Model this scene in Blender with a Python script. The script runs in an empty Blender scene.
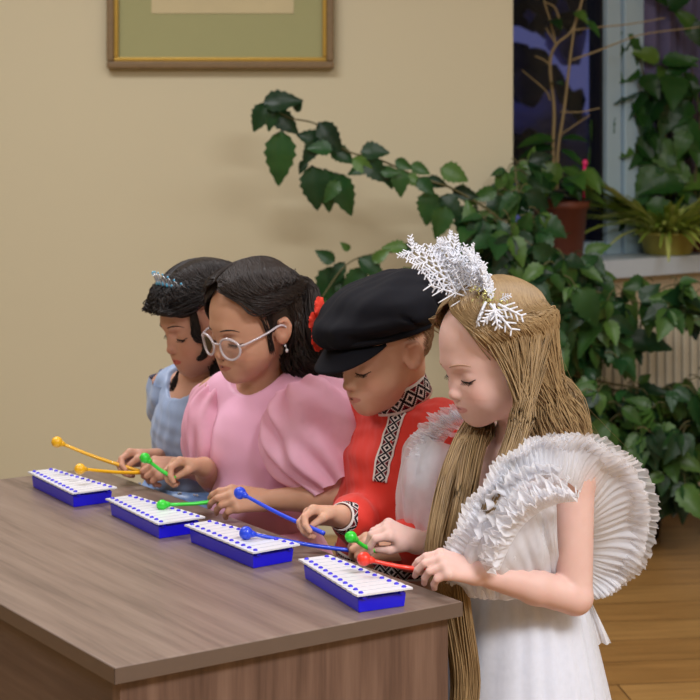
import bpy, math, random
import numpy as np
from mathutils import Vector, Matrix
from mathutils.bvhtree import BVHTree

rng = np.random.default_rng(7)
random.seed(7)
COL = bpy.context.scene.collection
FPX, HORIZON, EYE = 1800.0, 115.0, 1.48      # focal length in pixels, horizon row, lens height


def P(px, py, Y):
    """world point seen at a photo position and a distance from the lens"""
    return np.array([(px - 350.0) / FPX * Y, Y, EYE - (py - HORIZON) / FPX * Y])


def nz(v):
    v = np.asarray(v, float)
    return v / (np.linalg.norm(v) + 1e-12)


# ------------------------------------------------------------------ linking
def mk(name, V, F, mat, parent=None, uv=None, smooth=True, attrs=None):
    V = np.asarray(V, float)
    me = bpy.data.meshes.new(name)
    off = np.array(parent_world(parent)) if parent is not None else np.zeros(3)
    if isinstance(F, np.ndarray):
        n = len(F); w = F.shape[1]
        me.vertices.add(len(V)); me.vertices.foreach_set('co', (V - off).astype('f4').ravel())
        me.loops.add(n * w); me.loops.foreach_set('vertex_index', F.astype('i4').ravel())
        me.polygons.add(n); me.polygons.foreach_set('loop_start', np.arange(0, n * w, w, dtype='i4'))
        me.update(calc_edges=True)
    else:
        me.from_pydata([tuple(v) for v in (V - off)], [], [tuple(int(i) for i in f) for f in F])
        me.update()
    me.validate()
    if smooth:
        me.polygons.foreach_set('use_smooth', np.ones(len(me.polygons), dtype=bool))
    if uv is not None:
        L = me.uv_layers.new(name='UVMap')
        li = np.zeros(len(me.loops), dtype='i4'); me.loops.foreach_get('vertex_index', li)
        L.data.foreach_set('uv', np.asarray(uv)[li].astype('f4').ravel())
    if attrs:
        for k, a in attrs.items():
            at = me.attributes.new(k, 'FLOAT', 'POINT'); at.data.foreach_set('value', np.asarray(a, 'f4'))
    for m in (mat if isinstance(mat, (list, tuple)) else [mat]):
        me.materials.append(m)
    o = bpy.data.objects.new(name, me); COL.objects.link(o)
    if parent is not None:
        o.parent = parent
    return o


WLOC = {}


def parent_world(p):
    t = np.zeros(3)
    while p is not None:
        t = t + np.array(p.location); p = p.parent
    return t


def tag(o, label, cat, group=None, kind=None):
    if label: o['label'] = label
    if cat: o['category'] = cat
    if group: o['group'] = group
    if kind: o['kind'] = kind
    return o


def thing(name, loc, label, cat, group=None, kind=None):
    o = bpy.data.objects.new(name, None); COL.objects.link(o)
    o.location = tuple(float(v) for v in loc); o.empty_display_size = .05
    return tag(o, label, cat, group, kind)


def struct(o):
    o['kind'] = 'structure'; return o


class MB:
    """collects pieces of one mesh"""
    def __init__(s): s.V = []; s.F = []; s.n = 0
    def add(s, V, F):
        V = np.asarray(V, float)
        s.V.append(V); s.F.extend([tuple(int(i) + s.n for i in f) for f in F]); s.n += len(V); return s
    def build(s, name, mat, parent=None, smooth=True, bevel=0, uv=None):
        o = mk(name, np.vstack(s.V), s.F, mat, parent, smooth=smooth, uv=uv)
        if bevel:
            b = o.modifiers.new('bevel', 'BEVEL'); b.width = bevel; b.segments = 2; b.limit_method = 'ANGLE'; b.angle_limit = .7
            b.harden_normals = False
        return o


# ------------------------------------------------------------------ shapes
def box(c, h, R=None):
    c = np.asarray(c, float); h = np.asarray(h, float)
    s = np.array([[-1,-1,-1],[1,-1,-1],[1,1,-1],[-1,1,-1],[-1,-1,1],[1,-1,1],[1,1,1],[-1,1,1]], float) * h
    if R is not None: s = s @ np.asarray(R).T
    return s + c, [(0,3,2,1),(4,5,6,7),(0,1,5,4),(1,2,6,5),(2,3,7,6),(3,0,4,7)]


def catmull(pts, n):
    pts = np.asarray(pts, float)
    Q = np.vstack([2*pts[0]-pts[1], pts, 2*pts[-1]-pts[-2]])
    m = len(pts) - 1
    t = np.linspace(0, m - 1e-9, n); i = t.astype(int); u = (t - i)[:, None]
    a, b, c, d = Q[i], Q[i+1], Q[i+2], Q[i+3]
    return .5*((2*b) + (c-a)*u + (2*a-5*b+4*c-d)*u*u + (3*b-a-3*c+d)*u**3)


def tube(pts, r, sides=8, cap=True):
    pts = np.asarray(pts, float); n = len(pts)
    r = np.broadcast_to(np.asarray(r, float), (n,))
    T = np.gradient(pts, axis=0); T /= np.linalg.norm(T, axis=1)[:, None] + 1e-12
    ref = np.array([0, 0, 1.]) if abs(T[0][2]) < .9 else np.array([1., 0, 0])
    N = np.cross(T[0], ref); N /= np.linalg.norm(N)
    V = []
    a = np.linspace(0, 2*np.pi, sides, endpoint=False)
    for i in range(n):
        N = N - T[i]*np.dot(N, T[i]); N /= np.linalg.norm(N) + 1e-12
        B = np.cross(T[i], N)
        V.append(pts[i] + r[i]*(np.cos(a)[:, None]*N + np.sin(a)[:, None]*B))
    V = np.vstack(V); F = []
    for i in range(n-1):
        for j in range(sides):
            k = (j+1) % sides
            F.append((i*sides+j, i*sides+k, (i+1)*sides+k, (i+1)*sides+j))
    if cap:
        F.append(tuple(range(sides-1, -1, -1))); F.append(tuple((n-1)*sides+j for j in range(sides)))
    return V, F


def strands(paths, rad, sides=3):
    """many thin tapering tubes, vectorised: paths (N,M,3), rad (N,) or (N,M)"""
    paths = np.asarray(paths, float); N, M, _ = paths.shape
    rad = np.asarray(rad, float)
    if rad.ndim == 1:
        prof = np.concatenate([np.linspace(.7, 1, 2), np.ones(M-5), np.linspace(1, .25, 3)])
        rad = rad[:, None]*prof[None]
    T = np.gradient(paths, axis=1); T /= np.linalg.norm(T, axis=2)[..., None] + 1e-12
    ref = np.where(np.abs(T[:, :, 2:3]) < .8, np.array([0, 0, 1.]), np.array([0.3, 1., 0]))
    A = np.cross(T, ref); A /= np.linalg.norm(A, axis=2)[..., None] + 1e-12
    B = np.cross(T, A)
    ang = np.linspace(0, 2*np.pi, sides, endpoint=False)
    V = paths[:, :, None, :] + rad[:, :, None, None]*(np.cos(ang)[None, None, :, None]*A[:, :, None] + np.sin(ang)[None, None, :, None]*B[:, :, None])
    idx = np.arange(N*M*sides).reshape(N, M, sides)
    j2 = (np.arange(sides)+1) % sides
    F = np.stack([idx[:, :-1, :], idx[:, :-1][:, :, j2], idx[:, 1:][:, :, j2], idx[:, 1:, :]], -1).reshape(-1, 4)
    return V.reshape(-1, 3), F


def grid(S, closed=False):
    """S (nu,nv,3) -> V,F ; closed wraps u"""
    nu, nv, _ = S.shape
    idx = np.arange(nu*nv).reshape(nu, nv)
    a = idx if closed else idx[:-1]
    b = np.roll(idx, -1, 0) if closed else idx[1:]
    F = np.stack([a[:, :-1], b[:, :-1], b[:, 1:], a[:, 1:]], -1).reshape(-1, 4)
    return S.reshape(-1, 3), F


def ball(c, r, nu=20, nv=12, R=None):
    u = np.linspace(0, 2*np.pi, nu, endpoint=False); v = np.linspace(-np.pi/2, np.pi/2, nv)
    r = np.broadcast_to(np.asarray(r, float), (3,))
    S = np.stack([np.cos(u)[:, None]*np.cos(v)*r[0], np.sin(u)[:, None]*np.cos(v)*r[1], np.ones(nu)[:, None]*np.sin(v)*r[2]], -1)
    if R is not None: S = S @ np.asarray(R).T
    V, F = grid(S + np.asarray(c), closed=True)
    return V, F


# ------------------------------------------------------------------ smooth solid modelling on a grid
def smin(a, b, k):
    if k <= 0: return np.minimum(a, b)
    h = np.maximum(k - np.abs(a-b), 0)/k
    return np.minimum(a, b) - h*h*k*.25


class Field:
    def __init__(s, xs, ys, zs):
        s.x, s.y, s.z = [np.asarray(v, 'f4') for v in (xs, ys, zs)]
        s.d = np.full((len(xs), len(ys), len(zs)), 1., 'f4')
    def apply(s, fn, lo, hi, k=0., op='u'):
        m = k + .008
        sl = []
        for ax, l, h in ((s.x, lo[0], hi[0]), (s.y, lo[1], hi[1]), (s.z, lo[2], hi[2])):
            a = max(np.searchsorted(ax, l-m)-1, 0); b = min(np.searchsorted(ax, h+m)+1, len(ax))
            if b <= a: return
            sl.append(slice(a, b))
        X = s.x[sl[0]][:, None, None]; Y = s.y[sl[1]][None, :, None]; Z = s.z[sl[2]][None, None, :]
        e = fn(X, Y, Z).astype('f4'); D = s.d[tuple(sl)]
        if op == 'u': s.d[tuple(sl)] = smin(D, e, k)
        elif op == 's': s.d[tuple(sl)] = -smin(-D, e, k)
        elif op == 'i': s.d[tuple(sl)] = -smin(-D, -e, k)
    def cap(s, a, b, ra, rb=None, k=.01, op='u'):
        a = np.asarray(a, float); b = np.asarray(b, float); rb = ra if rb is None else rb
        ab = b-a; L2 = float(ab@ab) + 1e-12
        def fn(X, Y, Z):
            t = np.clip(((X-a[0])*ab[0] + (Y-a[1])*ab[1] + (Z-a[2])*ab[2])/L2, 0, 1)
            return np.sqrt((X-a[0]-t*ab[0])**2 + (Y-a[1]-t*ab[1])**2 + (Z-a[2]-t*ab[2])**2) - (ra + t*(rb-ra))
        R = max(ra, rb); s.apply(fn, np.minimum(a, b)-R, np.maximum(a, b)+R, k, op)
    def ell(s, c, r, R=None, k=.01, op='u'):
        c = np.asarray(c, float); r = np.broadcast_to(np.asarray(r, float), (3,)); R = np.eye(3) if R is None else np.asarray(R)
        def fn(X, Y, Z):
            q = [((X-c[0])*R[0, i] + (Y-c[1])*R[1, i] + (Z-c[2])*R[2, i]) for i in range(3)]
            k0 = np.sqrt(sum((q[i]/r[i])**2 for i in range(3))) + 1e-9
            k1 = np.sqrt(sum((q[i]/r[i]**2)**2 for i in range(3))) + 1e-9
            return k0*(k0-1)/k1
        m = np.sqrt(((R*r)**2).sum(1)); s.apply(fn, c-m, c+m, k, op)
    def half(s, p, n, k=.0):
        """keep the side of the plane that n points away from"""
        p = np.asarray(p, float); n = nz(n)
        e = ((s.x[:, None, None]-p[0])*n[0] + (s.y[None, :, None]-p[1])*n[1] + (s.z[None, None, :]-p[2])*n[2]).astype('f4')
        s.d = -smin(-s.d, -e, k)
    def mesh(s):
        d = s.d; n = (d < 0).astype('u1'); nx, ny, nzz = d.shape
        c = np.zeros((nx-1, ny-1, nzz-1), 'u1')
        offs = [(i, j, k) for i in (0, 1) for j in (0, 1) for k in (0, 1)]
        for i, j, k in offs: c += n[i:nx-1+i, j:ny-1+j, k:nzz-1+k]
        I, J, K = np.nonzero((c > 0) & (c < 8))
        flat = (I.astype('i8')*(ny-1) + J)*(nzz-1) + K
        val = np.stack([d[I+i, J+j, K+k] for i, j, k in offs], 1)
        acc = np.zeros((len(I), 3)); cnt = np.zeros(len(I))
        for e0 in range(8):
            for bit, ax in ((4, 0), (2, 1), (1, 2)):
                if e0 & bit: continue
                e1 = e0 | bit
                a, b = val[:, e0], val[:, e1]; m = (a < 0) != (b < 0)
                t = np.where(m, a/np.where(m, a-b, 1), 0)
                p = np.tile(np.array(offs[e0], float), (len(I), 1)); p[:, ax] += t
                acc[m] += p[m]; cnt[m] += 1
        acc /= cnt[:, None]
        gi = np.stack([I, J, K], 1) + acc
        V = np.stack([np.interp(gi[:, q], np.arange(len(ax)), ax) for q, ax in enumerate((s.x, s.y, s.z))], 1)
        def look(i, j, k): return np.searchsorted(flat, (i.astype('i8')*(ny-1)+j)*(nzz-1)+k)
        F = []
        for ax in range(3):
            sh = [slice(None)]*3; s0 = list(sh); s1 = list(sh); s0[ax] = slice(0, -1); s1[ax] = slice(1, None)
            A = n[tuple(s0)]; B = n[tuple(s1)]
            ii = [q for q in np.nonzero(A != B)]
            inside = A[tuple(ii)] == 1
            o1, o2 = [q for q in range(3) if q != ax]
            ok = (ii[o1] > 0) & (ii[o2] > 0) & (ii[o1] < (nx, ny, nzz)[o1]-1) & (ii[o2] < (nx, ny, nzz)[o2]-1)
            ii = [q[ok] for q in ii]; inside = inside[ok]
            q = []
            for da, db in ((1, 1), (0, 1), (0, 0), (1, 0)):
                w = [v.copy() for v in ii]; w[o1] -= da; w[o2] -= db
                q.append(look(*w))
            q = np.stack(q, 1)
            flip = inside if ax != 1 else ~inside
            q[~flip] = q[~flip][:, ::-1]
            F.append(q)
        return V, np.vstack(F)


def axis(*segs):
    out = []
    for a, b, h in segs:
        out.append(np.arange(a, b - h*.25, h))
    return np.concatenate(out + [[segs[-1][1]]])


def relax(V, F, it=2, w=.5, keep=None):
    V = V.copy(); n = len(V)
    e = np.vstack([F[:, [0, 1]], F[:, [1, 2]], F[:, [2, 3]], F[:, [3, 0]]]); e = np.vstack([e, e[:, ::-1]])
    deg = np.bincount(e[:, 0], minlength=n)[:, None] + 1e-9
    for _ in range(it):
        S = np.stack([np.bincount(e[:, 0], V[e[:, 1], q], n) for q in range(3)], 1)/deg
        ww = w if keep is None else w*keep[:, None]
        V += (S-V)*ww
    return V


# ------------------------------------------------------------------ materials
def lin(c):
    return tuple(((v/255)/12.92 if v/255 <= .04045 else ((v/255+.055)/1.055)**2.4) for v in c) + (1.,)


class NT:
    def __init__(s, name):
        s.m = bpy.data.materials.new(name); s.m.use_nodes = True
        s.t = s.m.node_tree; s.N = s.t.nodes; s.L = s.t.links
        s.b = s.N['Principled BSDF']; s.out = s.N['Material Output']
    def n(s, kind, **kw):
        x = s.N.new(kind)
        for k, v in kw.items():
            if k[0] == '_': x.inputs[k[1:].replace('_', ' ')].default_value = v
            else: setattr(x, k, v)
        return x
    def l(s, a, b): s.L.new(a, b)
    def val(s, op, a, b=None, c=None):
        x = s.n('ShaderNodeMath', operation=op)
        for i, v in enumerate((a, b, c)):
            if v is None: continue
            if isinstance(v, (int, float)): x.inputs[i].default_value = v
            else: s.l(v, x.inputs[i])
        return x.outputs[0]
    def mix(s, f, a, b):
        x = s.n('ShaderNodeMix', data_type='RGBA')
        for i, v in ((0, f), (6, a), (7, b)):
            if isinstance(v, (int, float)): x.inputs[i].default_value = v
            elif isinstance(v, tuple): x.inputs[i].default_value = v
            else: s.l(v, x.inputs[i])
        return x.outputs[2]
    def ramp(s, f, stops):
        x = s.n('ShaderNodeValToRGB'); e = x.color_ramp.elements
        while len(e) < len(stops): e.new(.5)
        for q, (p, c) in zip(e, stops): q.position = p; q.color = c
        s.l(f, x.inputs[0]); return x.outputs[0]
    def coord(s, which='Object', scale=(1, 1, 1), rot=(0, 0, 0)):
        c = s.n('ShaderNodeTexCoord'); mp = s.n('ShaderNodeMapping')
        mp.inputs['Scale'].default_value = scale; mp.inputs['Rotation'].default_value = rot
        s.l(c.outputs[which], mp.inputs[0]); return mp.outputs[0]
    def noise(s, vec, scale, detail=3, rough=.5):
        x = s.n('ShaderNodeTexNoise', _Scale=scale, _Detail=detail, _Roughness=rough); s.l(vec, x.inputs['Vector']); return x.outputs[0]
    def bump(s, h, strength=.3, dist=.002):
        x = s.n('ShaderNodeBump', _Strength=strength, _Distance=dist); s.l(h, x.inputs['Height']); s.l(x.outputs[0], s.b.inputs['Normal'])


def plain(name, c, rough=.5, metal=0, spec=.5, var=.06, vscale=30, sheen=0, sss=0, bump=0, bscale=200, coat=0):
    t = NT(name); b = t.b
    v = t.coord('Object'); f = t.noise(v, vscale)
    c = lin(c)
    lo = tuple(max(0, q*(1-var)) for q in c[:3]) + (1,); hi = tuple(min(1, q*(1+var)) for q in c[:3]) + (1,)
    t.l(t.mix(f, lo, hi), b.inputs['Base Color'])
    b.inputs['Roughness'].default_value = rough; b.inputs['Metallic'].default_value = metal
    b.inputs['Specular IOR Level'].default_value = spec
    b.inputs['Sheen Weight'].default_value = sheen; b.inputs['Coat Weight'].default_value = coat
    if sss:
        b.inputs['Subsurface Weight'].default_value = sss; b.inputs['Subsurface Radius'].default_value = (1, .35, .2); b.inputs['Subsurface Scale'].default_value = .004
    if bump: t.bump(t.noise(v, bscale), bump, .001)
    return t.m


def cloth_sheer(name, c, opacity, rough=.8, scale=900, trans=.45):
    """net or organza: partly see-through cloth"""
    t = NT(name); N = t.N
    t.N.remove(t.b)
    d = t.n('ShaderNodeBsdfDiffuse', _Color=lin(c)); tr = t.n('ShaderNodeBsdfTranslucent', _Color=lin(c))
    m1 = t.n('ShaderNodeMixShader', _Fac=trans); t.l(d.outputs[0], m1.inputs[1]); t.l(tr.outputs[0], m1.inputs[2])
    tp = t.n('ShaderNodeBsdfTransparent')
    v = t.coord('Object'); f = t.noise(v, 55, 3)
    o = t.val('ADD', t.val('MULTIPLY', f, .16), opacity-.08)
    lw = t.n('ShaderNodeLayerWeight', _Blend=.35)
    o = t.val('MINIMUM', t.val('ADD', o, t.val('MULTIPLY', lw.outputs['Facing'], .35)), 1.)
    m2 = t.n('ShaderNodeMixShader'); t.l(o, m2.inputs[0]); t.l(tp.outputs[0], m2.inputs[1]); t.l(m1.outputs[0], m2.inputs[2])
    t.l(m2.outputs[0], t.out.inputs[0])
    return t.m


def skin(name, c, lipc, blush=.35):
    t = NT(name); b = t.b
    v = t.coord('Object'); f = t.noise(v, 60, 4)
    c = lin(c); lo = (c[0]*.95, c[1]*.92, c[2]*.9, 1); hi = (min(1, c[0]*1.04), c[1]*1.04, c[2]*1.05, 1)
    base = t.mix(f, lo, hi)
    a = t.n('ShaderNodeAttribute', attribute_name='blush')
    base = t.mix(t.val('MULTIPLY', a.outputs['Fac'], blush), base, (min(1, c[0]*.98), c[1]*.62, c[2]*.58, 1))
    a2 = t.n('ShaderNodeAttribute', attribute_name='lip')
    base = t.mix(a2.outputs['Fac'], base, lin(lipc))
    t.l(base, b.inputs['Base Color'])
    b.inputs['Roughness'].default_value = .5; b.inputs['Specular IOR Level'].default_value = .35
    b.inputs['Subsurface Weight'].default_value = .15; b.inputs['Subsurface Radius'].default_value = (1, .3, .15); b.inputs['Subsurface Scale'].default_value = .002
    return t.m


def hairmat(name, c1, c2, rough=.45):
    t = NT(name); b = t.b
    g = t.n('ShaderNodeNewGeometry')
    v = t.coord('Object'); f = t.noise(v, 35, 2)
    m = t.val('MULTIPLY', t.val('ADD', g.outputs['Random Per Island'], f), .5)
    t.l(t.mix(m, lin(c1), lin(c2)), b.inputs['Base Color'])
    b.inputs['Roughness'].default_value = rough; b.inputs['Specular IOR Level'].default_value = .4
    return t.m


def wood(name, c1, c2, c3, along='X', scale=1., rough=.4, rot=0.):
    """wood with grain running along one object axis"""
    t = NT(name); b = t.b
    sc = {'X': (1.3, 22, 22), 'Y': (22, 1.3, 22), 'Z': (22, 22, 1.3)}[along]
    v0 = t.coord('Object', (1, 1, 1), (0, 0, rot))
    mp = t.n('ShaderNodeMapping'); mp.inputs['Scale'].default_value = tuple(q*scale for q in sc); t.l(v0, mp.inputs[0])
    f = t.noise(mp.outputs[0], 1.6, 5, .6)
    mp2 = t.n('ShaderNodeMapping'); mp2.inputs['Scale'].default_value = tuple(q*scale*3 for q in sc); t.l(v0, mp2.inputs[0])
    f2 = t.noise(mp2.outputs[0], 2.2, 3, .5)
    m = t.val('ADD', t.val('MULTIPLY', f, .75), t.val('MULTIPLY', f2, .25))
    t.l(t.ramp(m, [(.33, lin(c1)), (.5, lin(c2)), (.66, lin(c3))]), b.inputs['Base Color'])
    b.inputs['Roughness'].default_value = rough
    t.bump(f2, .06, .0006)
    return t.m


def embroidery(name, nu, nv):
    """black and white cross-stitch zigzags with dark red hearts, on the strip's own UV"""
    t = NT(name); b = t.b
    c = t.n('ShaderNodeTexCoord'); sp = t.n('ShaderNodeSeparateXYZ'); t.l(c.outputs['UV'], sp.inputs[0])
    iu = t.val('FLOOR', t.val('MULTIPLY', sp.outputs[0], nu)); iv = t.val('FLOOR', t.val('MULTIPLY', sp.outputs[1], nv))
    a = t.val('ABSOLUTE', t.val('SUBTRACT', t.val('MODULO', iu, 12.), 6.))
    d = t.val('ABSOLUTE', t.val('SUBTRACT', iv, nv/2-.5))
    s = t.val('ADD', a, d)
    q = t.val('MODULO', s, 5.)
    blk = t.val('LESS_THAN', q, 2.9)
    edge = t.val('GREATER_THAN', d, nv/2-2.1)
    red = t.val('LESS_THAN', t.val('ABSOLUTE', t.val('SUBTRACT', s, 9.5)), .6)
    col = t.mix(blk, lin((222, 214, 212)), lin((24, 20, 28)))
    col = t.mix(red, col, lin((120, 24, 36)))
    col = t.mix(edge, col, lin((226, 218, 214)))
    t.l(col, b.inputs['Base Color']); b.inputs['Roughness'].default_value = .85; b.inputs['Specular IOR Level'].default_value = .2
    t.bump(t.noise(t.coord('UV', (1, 1, 1)), 160, 2), .3, .001)
    return t.m
# ================================================================== camera
cam = bpy.data.objects.new('camera', bpy.data.cameras.new('camera')); COL.objects.link(cam)
cam.location = (0, 0, EYE); cam.rotation_euler = (math.pi/2, 0, 0)
cam.data.sensor_width = 36; cam.data.lens = 36*FPX/700
cam.data.shift_y = -(350-HORIZON)/700
cam.data.clip_start = .1; cam.data.clip_end = 60
cam.data.dof.use_dof = True; cam.data.dof.focus_distance = 2.85; cam.data.dof.aperture_fstop = 10
bpy.context.scene.camera = cam

# ================================================================== room
M_wall = plain('cream wall paint', (199, 191, 163), .85, var=.025, vscale=1.1, spec=.15, bump=.12, bscale=120)
M_wall2 = plain('beige wall paint below window', (204, 186, 158), .85, var=.02, vscale=2, spec=.15)
M_ceil = plain('white ceiling', (235, 232, 225), .9)
M_white = plain('white plastic', (176, 202, 220), .35, var=.02)
WY = 6.35                                       # front face of the wall with the picture
WX = (513-350)/FPX*WY                           # where it ends at the window bay
e1 = nz((.8107, .5855, 0)); e2 = np.array([-e1[1], e1[0], 0]); RW = np.stack([e1, e2, [0, 0, 1]], 1)
OW = np.array([.9306, 6.70, 0])
def W(a, b, z): return OW + e1*a + e2*b + np.array([0, 0, z])
def wbox(a0, a1, b0, b1, z0, z1): return box(W((a0+a1)/2, (b0+b1)/2, (z0+z1)/2), ((a1-a0)/2, (b1-b0)/2, (z1-z0)/2), RW)

# floor of long boards
t = NT('laminate floor'); v = t.coord('Object', (1, 1, 1), (0, 0, -.12))
br = t.n('ShaderNodeTexBrick', offset=.37, _Scale=1., _Mortar_Size=.0025, _Brick_Width=1.25, _Row_Height=.19)
br.inputs['Color1'].default_value = lin((176, 136, 82)); br.inputs['Color2'].default_value = lin((150, 110, 62)); br.inputs['Mortar'].default_value = lin((92, 62, 34))
t.l(v, br.inputs['Vector'])
mp = t.n('ShaderNodeMapping'); mp.inputs['Scale'].default_value = (1.2, 14, 1); t.l(v, mp.inputs[0])
g = t.noise(mp.outputs[0], 2.5, 5, .6)
mx = t.n('ShaderNodeMix', data_type='RGBA', blend_type='MULTIPLY'); mx.inputs[0].default_value = .8
t.l(br.outputs['Color'], mx.inputs[6]); t.l(t.ramp(g, [(.3, (.62, .58, .52, 1)), (.7, (1.1, 1.08, 1.04, 1))]), mx.inputs[7])
t.l(mx.outputs[2], t.b.inputs['Base Color']); t.b.inputs['Roughness'].default_value = .33
struct(mk('floor', *box((0, 3.2, -.05), (4.2, 6.6, .05)), t.m, smooth=False))
struct(mk('ceiling', *box((0, 3.2, 3.25), (4.2, 6.6, .05)), M_ceil, smooth=False))
struct(mk('wall_back', *box(((WX-4.2)/2, WY+.4, 1.6), ((WX+4.2)/2, .4, 1.6)), M_wall, smooth=False))
struct(mk('wall_left', *box((-4.1, 2.0, 1.6), (.1, 5.2, 1.6)), M_wall, smooth=False))
struct(mk('wall_right', *box((4.1, 3.2, 1.6), (.1, 6.6, 1.6)), M_wall, smooth=False))
struct(mk('wall_front', *box((0, -3.3, 1.6), (4.2, .1, 1.6)), M_wall, smooth=False))
m = MB()
A0, A1, ZS, ZT = -.42, 4.2, .935, 2.75
m.add(*wbox(A0, A1, .06, .42, 0, .865)); m.add(*wbox(A0, A1, .06, .42, ZT, 3.2)); m.add(*wbox(2.2, A1, .06, .42, .865, ZT))
struct(m.build('wall_window', M_wall2, smooth=False))

# window: white plastic frame, two panes, broad mullion
def a_at(px, b):                                 # where a line of sight meets the plane b of the window wall
    k = (px-350)/FPX; o = OW + e2*b
    return (k*o[1]-o[0])/(e1[0]-k*e1[1])
m = MB(); b0, b1 = .25, .33
aw0, aw1 = -.60, 2.2
am0, am1 = a_at(604, b0), a_at(640, b0)
m.add(*wbox(aw0, aw1, b0, b1, ZS, ZS+.05)); m.add(*wbox(aw0, aw1, b0, b1, ZT-.06, ZT))
m.add(*wbox(aw0, aw0+.03, b0, b1, ZS, ZT)); m.add(*wbox(aw1-.05, aw1, b0, b1, ZS, ZT))
amid = am0+(am1-am0)*.4
m.add(*wbox(am0, amid-.004, b0-.02, b1, ZS, ZT)); m.add(*wbox(amid+.004, am1, b0-.035, b1, ZS, ZT))
m.add(*wbox(amid-.004, amid+.004, b0, b1, ZS, ZT))
win = struct(m.build('window_1', M_white, smooth=False, bevel=.004))
M_gask = plain('black rubber gasket', (20, 20, 24), .5)
mk('window_gasket', *wbox(am0-.014, am0, b0+.005, b1-.01, ZS+.05, ZT-.06), M_gask, win, smooth=False)
t = NT('window glass'); t.N.remove(t.b)
gl = t.n('ShaderNodeBsdfGlossy', _Roughness=.02); tp = t.n('ShaderNodeBsdfTransparent', _Color=(.82, .86, .92, 1)); fr = t.n('ShaderNodeFresnel', _IOR=1.5)
ms = t.n('ShaderNodeMixShader'); t.l(t.val('MULTIPLY', fr.outputs[0], .12), ms.inputs[0]); t.l(tp.outputs[0], ms.inputs[1]); t.l(gl.outputs[0], ms.inputs[2]); t.l(ms.outputs[0], t.out.inputs[0])
mk('window_pane', *wbox(aw0+.03, am0-.014, .285, .292, ZS+.05, ZT-.06), t.m, win, smooth=False)
mk('window_pane', *wbox(am1, aw1-.05, .285, .292, ZS+.05, ZT-.06), t.m, win, smooth=False)
M_sill = plain('white window sill', (206, 216, 226), .3, var=.02)
m = MB(); m.add(*wbox(A0, 3.2, 0, .25, .868, ZS))
mk('window_sill', np.vstack(m.V), m.F, M_sill, win, smooth=False)

# dusk outside: snow-laden trees before a deep blue evening
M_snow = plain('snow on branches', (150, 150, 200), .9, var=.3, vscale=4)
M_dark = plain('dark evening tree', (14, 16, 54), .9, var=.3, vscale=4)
g = MB(); g.add(*box((3.5, 13.2, -.6), (9, 3.4, .05)))
mk('ground', np.vstack(g.V), g.F, M_snow, smooth=False); struct(bpy.data.objects['ground'])
r2 = np.random.default_rng(3)
def snow_tree(x, y, h, label):
    root = thing('tree', (x, y, -.55), label, 'tree', 'snowy trees outside the window')
    mk('trunk', *tube([(x, y, -.55), (x+.05, y, h*.5), (x, y, h)], [.12, .09, .03], 10), M_dark, root)
    mb = MB(); mb2 = MB()
    for i in range(90):
        z = r2.uniform(.2, h); w = (1.15*(1-(z/h)*.5)); a = r2.uniform(0, 6.28)
        c = np.array([x+math.cos(a)*w*r2.uniform(.2, 1), y+math.sin(a)*w*r2.uniform(.2, 1), z])
        V, F = ball(c, (r2.uniform(.09, .22), r2.uniform(.09, .22), r2.uniform(.06, .18)), 10, 7)
        V = V + .05*np.sin(V[:, [1, 2, 0]]*31+i)
        (mb if i % 5 < 2 else mb2).add(V, F)
    mb.build('snow', M_snow, root); mb2.build('crown', M_dark, root)
snow_tree(1.55, 10.9, 3.0, 'snow-laden tree seen through the left window pane')
snow_tree(3.3, 12.2, 3.2, 'taller snowy tree outside, behind the curtained right window pane')

# curtain inside the right pane
t = NT('sheer violet curtain'); b = t.b
v = t.coord('Object'); t.l(t.mix(t.noise(v, 14), lin((82, 78, 112)), lin((98, 92, 126))), b.inputs['Base Color']); b.inputs['Roughness'].default_value = .8
b.inputs['Transmission Weight'].default_value = 0
aa = np.linspace(a_at(646, .2), 2.1, 220); zz = np.linspace(ZS+.02, ZT-.08, 10)
S = np.stack([np.stack([W(a, .205+.014*math.sin(a*62)+.006*math.sin(a*151+1), z) for z in zz]) for a in aa])
o = mk('curtain', *grid(S), t.m); tag(o, 'greyish violet curtain hanging in folds behind the right window pane', 'curtain')
so = o.modifiers.new('cloth', 'SOLIDIFY'); so.thickness = .002

# radiator below the sill
M_rad = plain('cream radiator enamel', (205, 198, 178), .4, var=.02)
ra0, ra1 = a_at(592, .0), 1.7
c = W(.5, .02, .1)
rad = thing('radiator', W((ra0+ra1)/2, .02, 0), 'cream ribbed radiator under the window sill behind the plants', 'radiator')
m = MB(); n = int((ra1-ra0)/.045)
for i in range(n):
    a = ra0+(i+.5)*(ra1-ra0)/n
    V, F = wbox(a-.016, a+.016, -.02, .05, .14, .70); m.add(V, F)
m.build('rib_panel', M_rad, rad, smooth=False, bevel=.006)
m = MB(); m.add(*wbox(ra0, ra1, -.005, .035, .16, .20)); m.add(*wbox(ra0, ra1, -.005, .035, .63, .67)); m.build('header_pipe', M_rad, rad, smooth=False, bevel=.004)
for s in (ra0+.1, ra1-.1):
    mk('foot', *wbox(s-.015, s+.015, -.005, .04, 0, .15), M_rad, rad, smooth=False)

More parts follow.
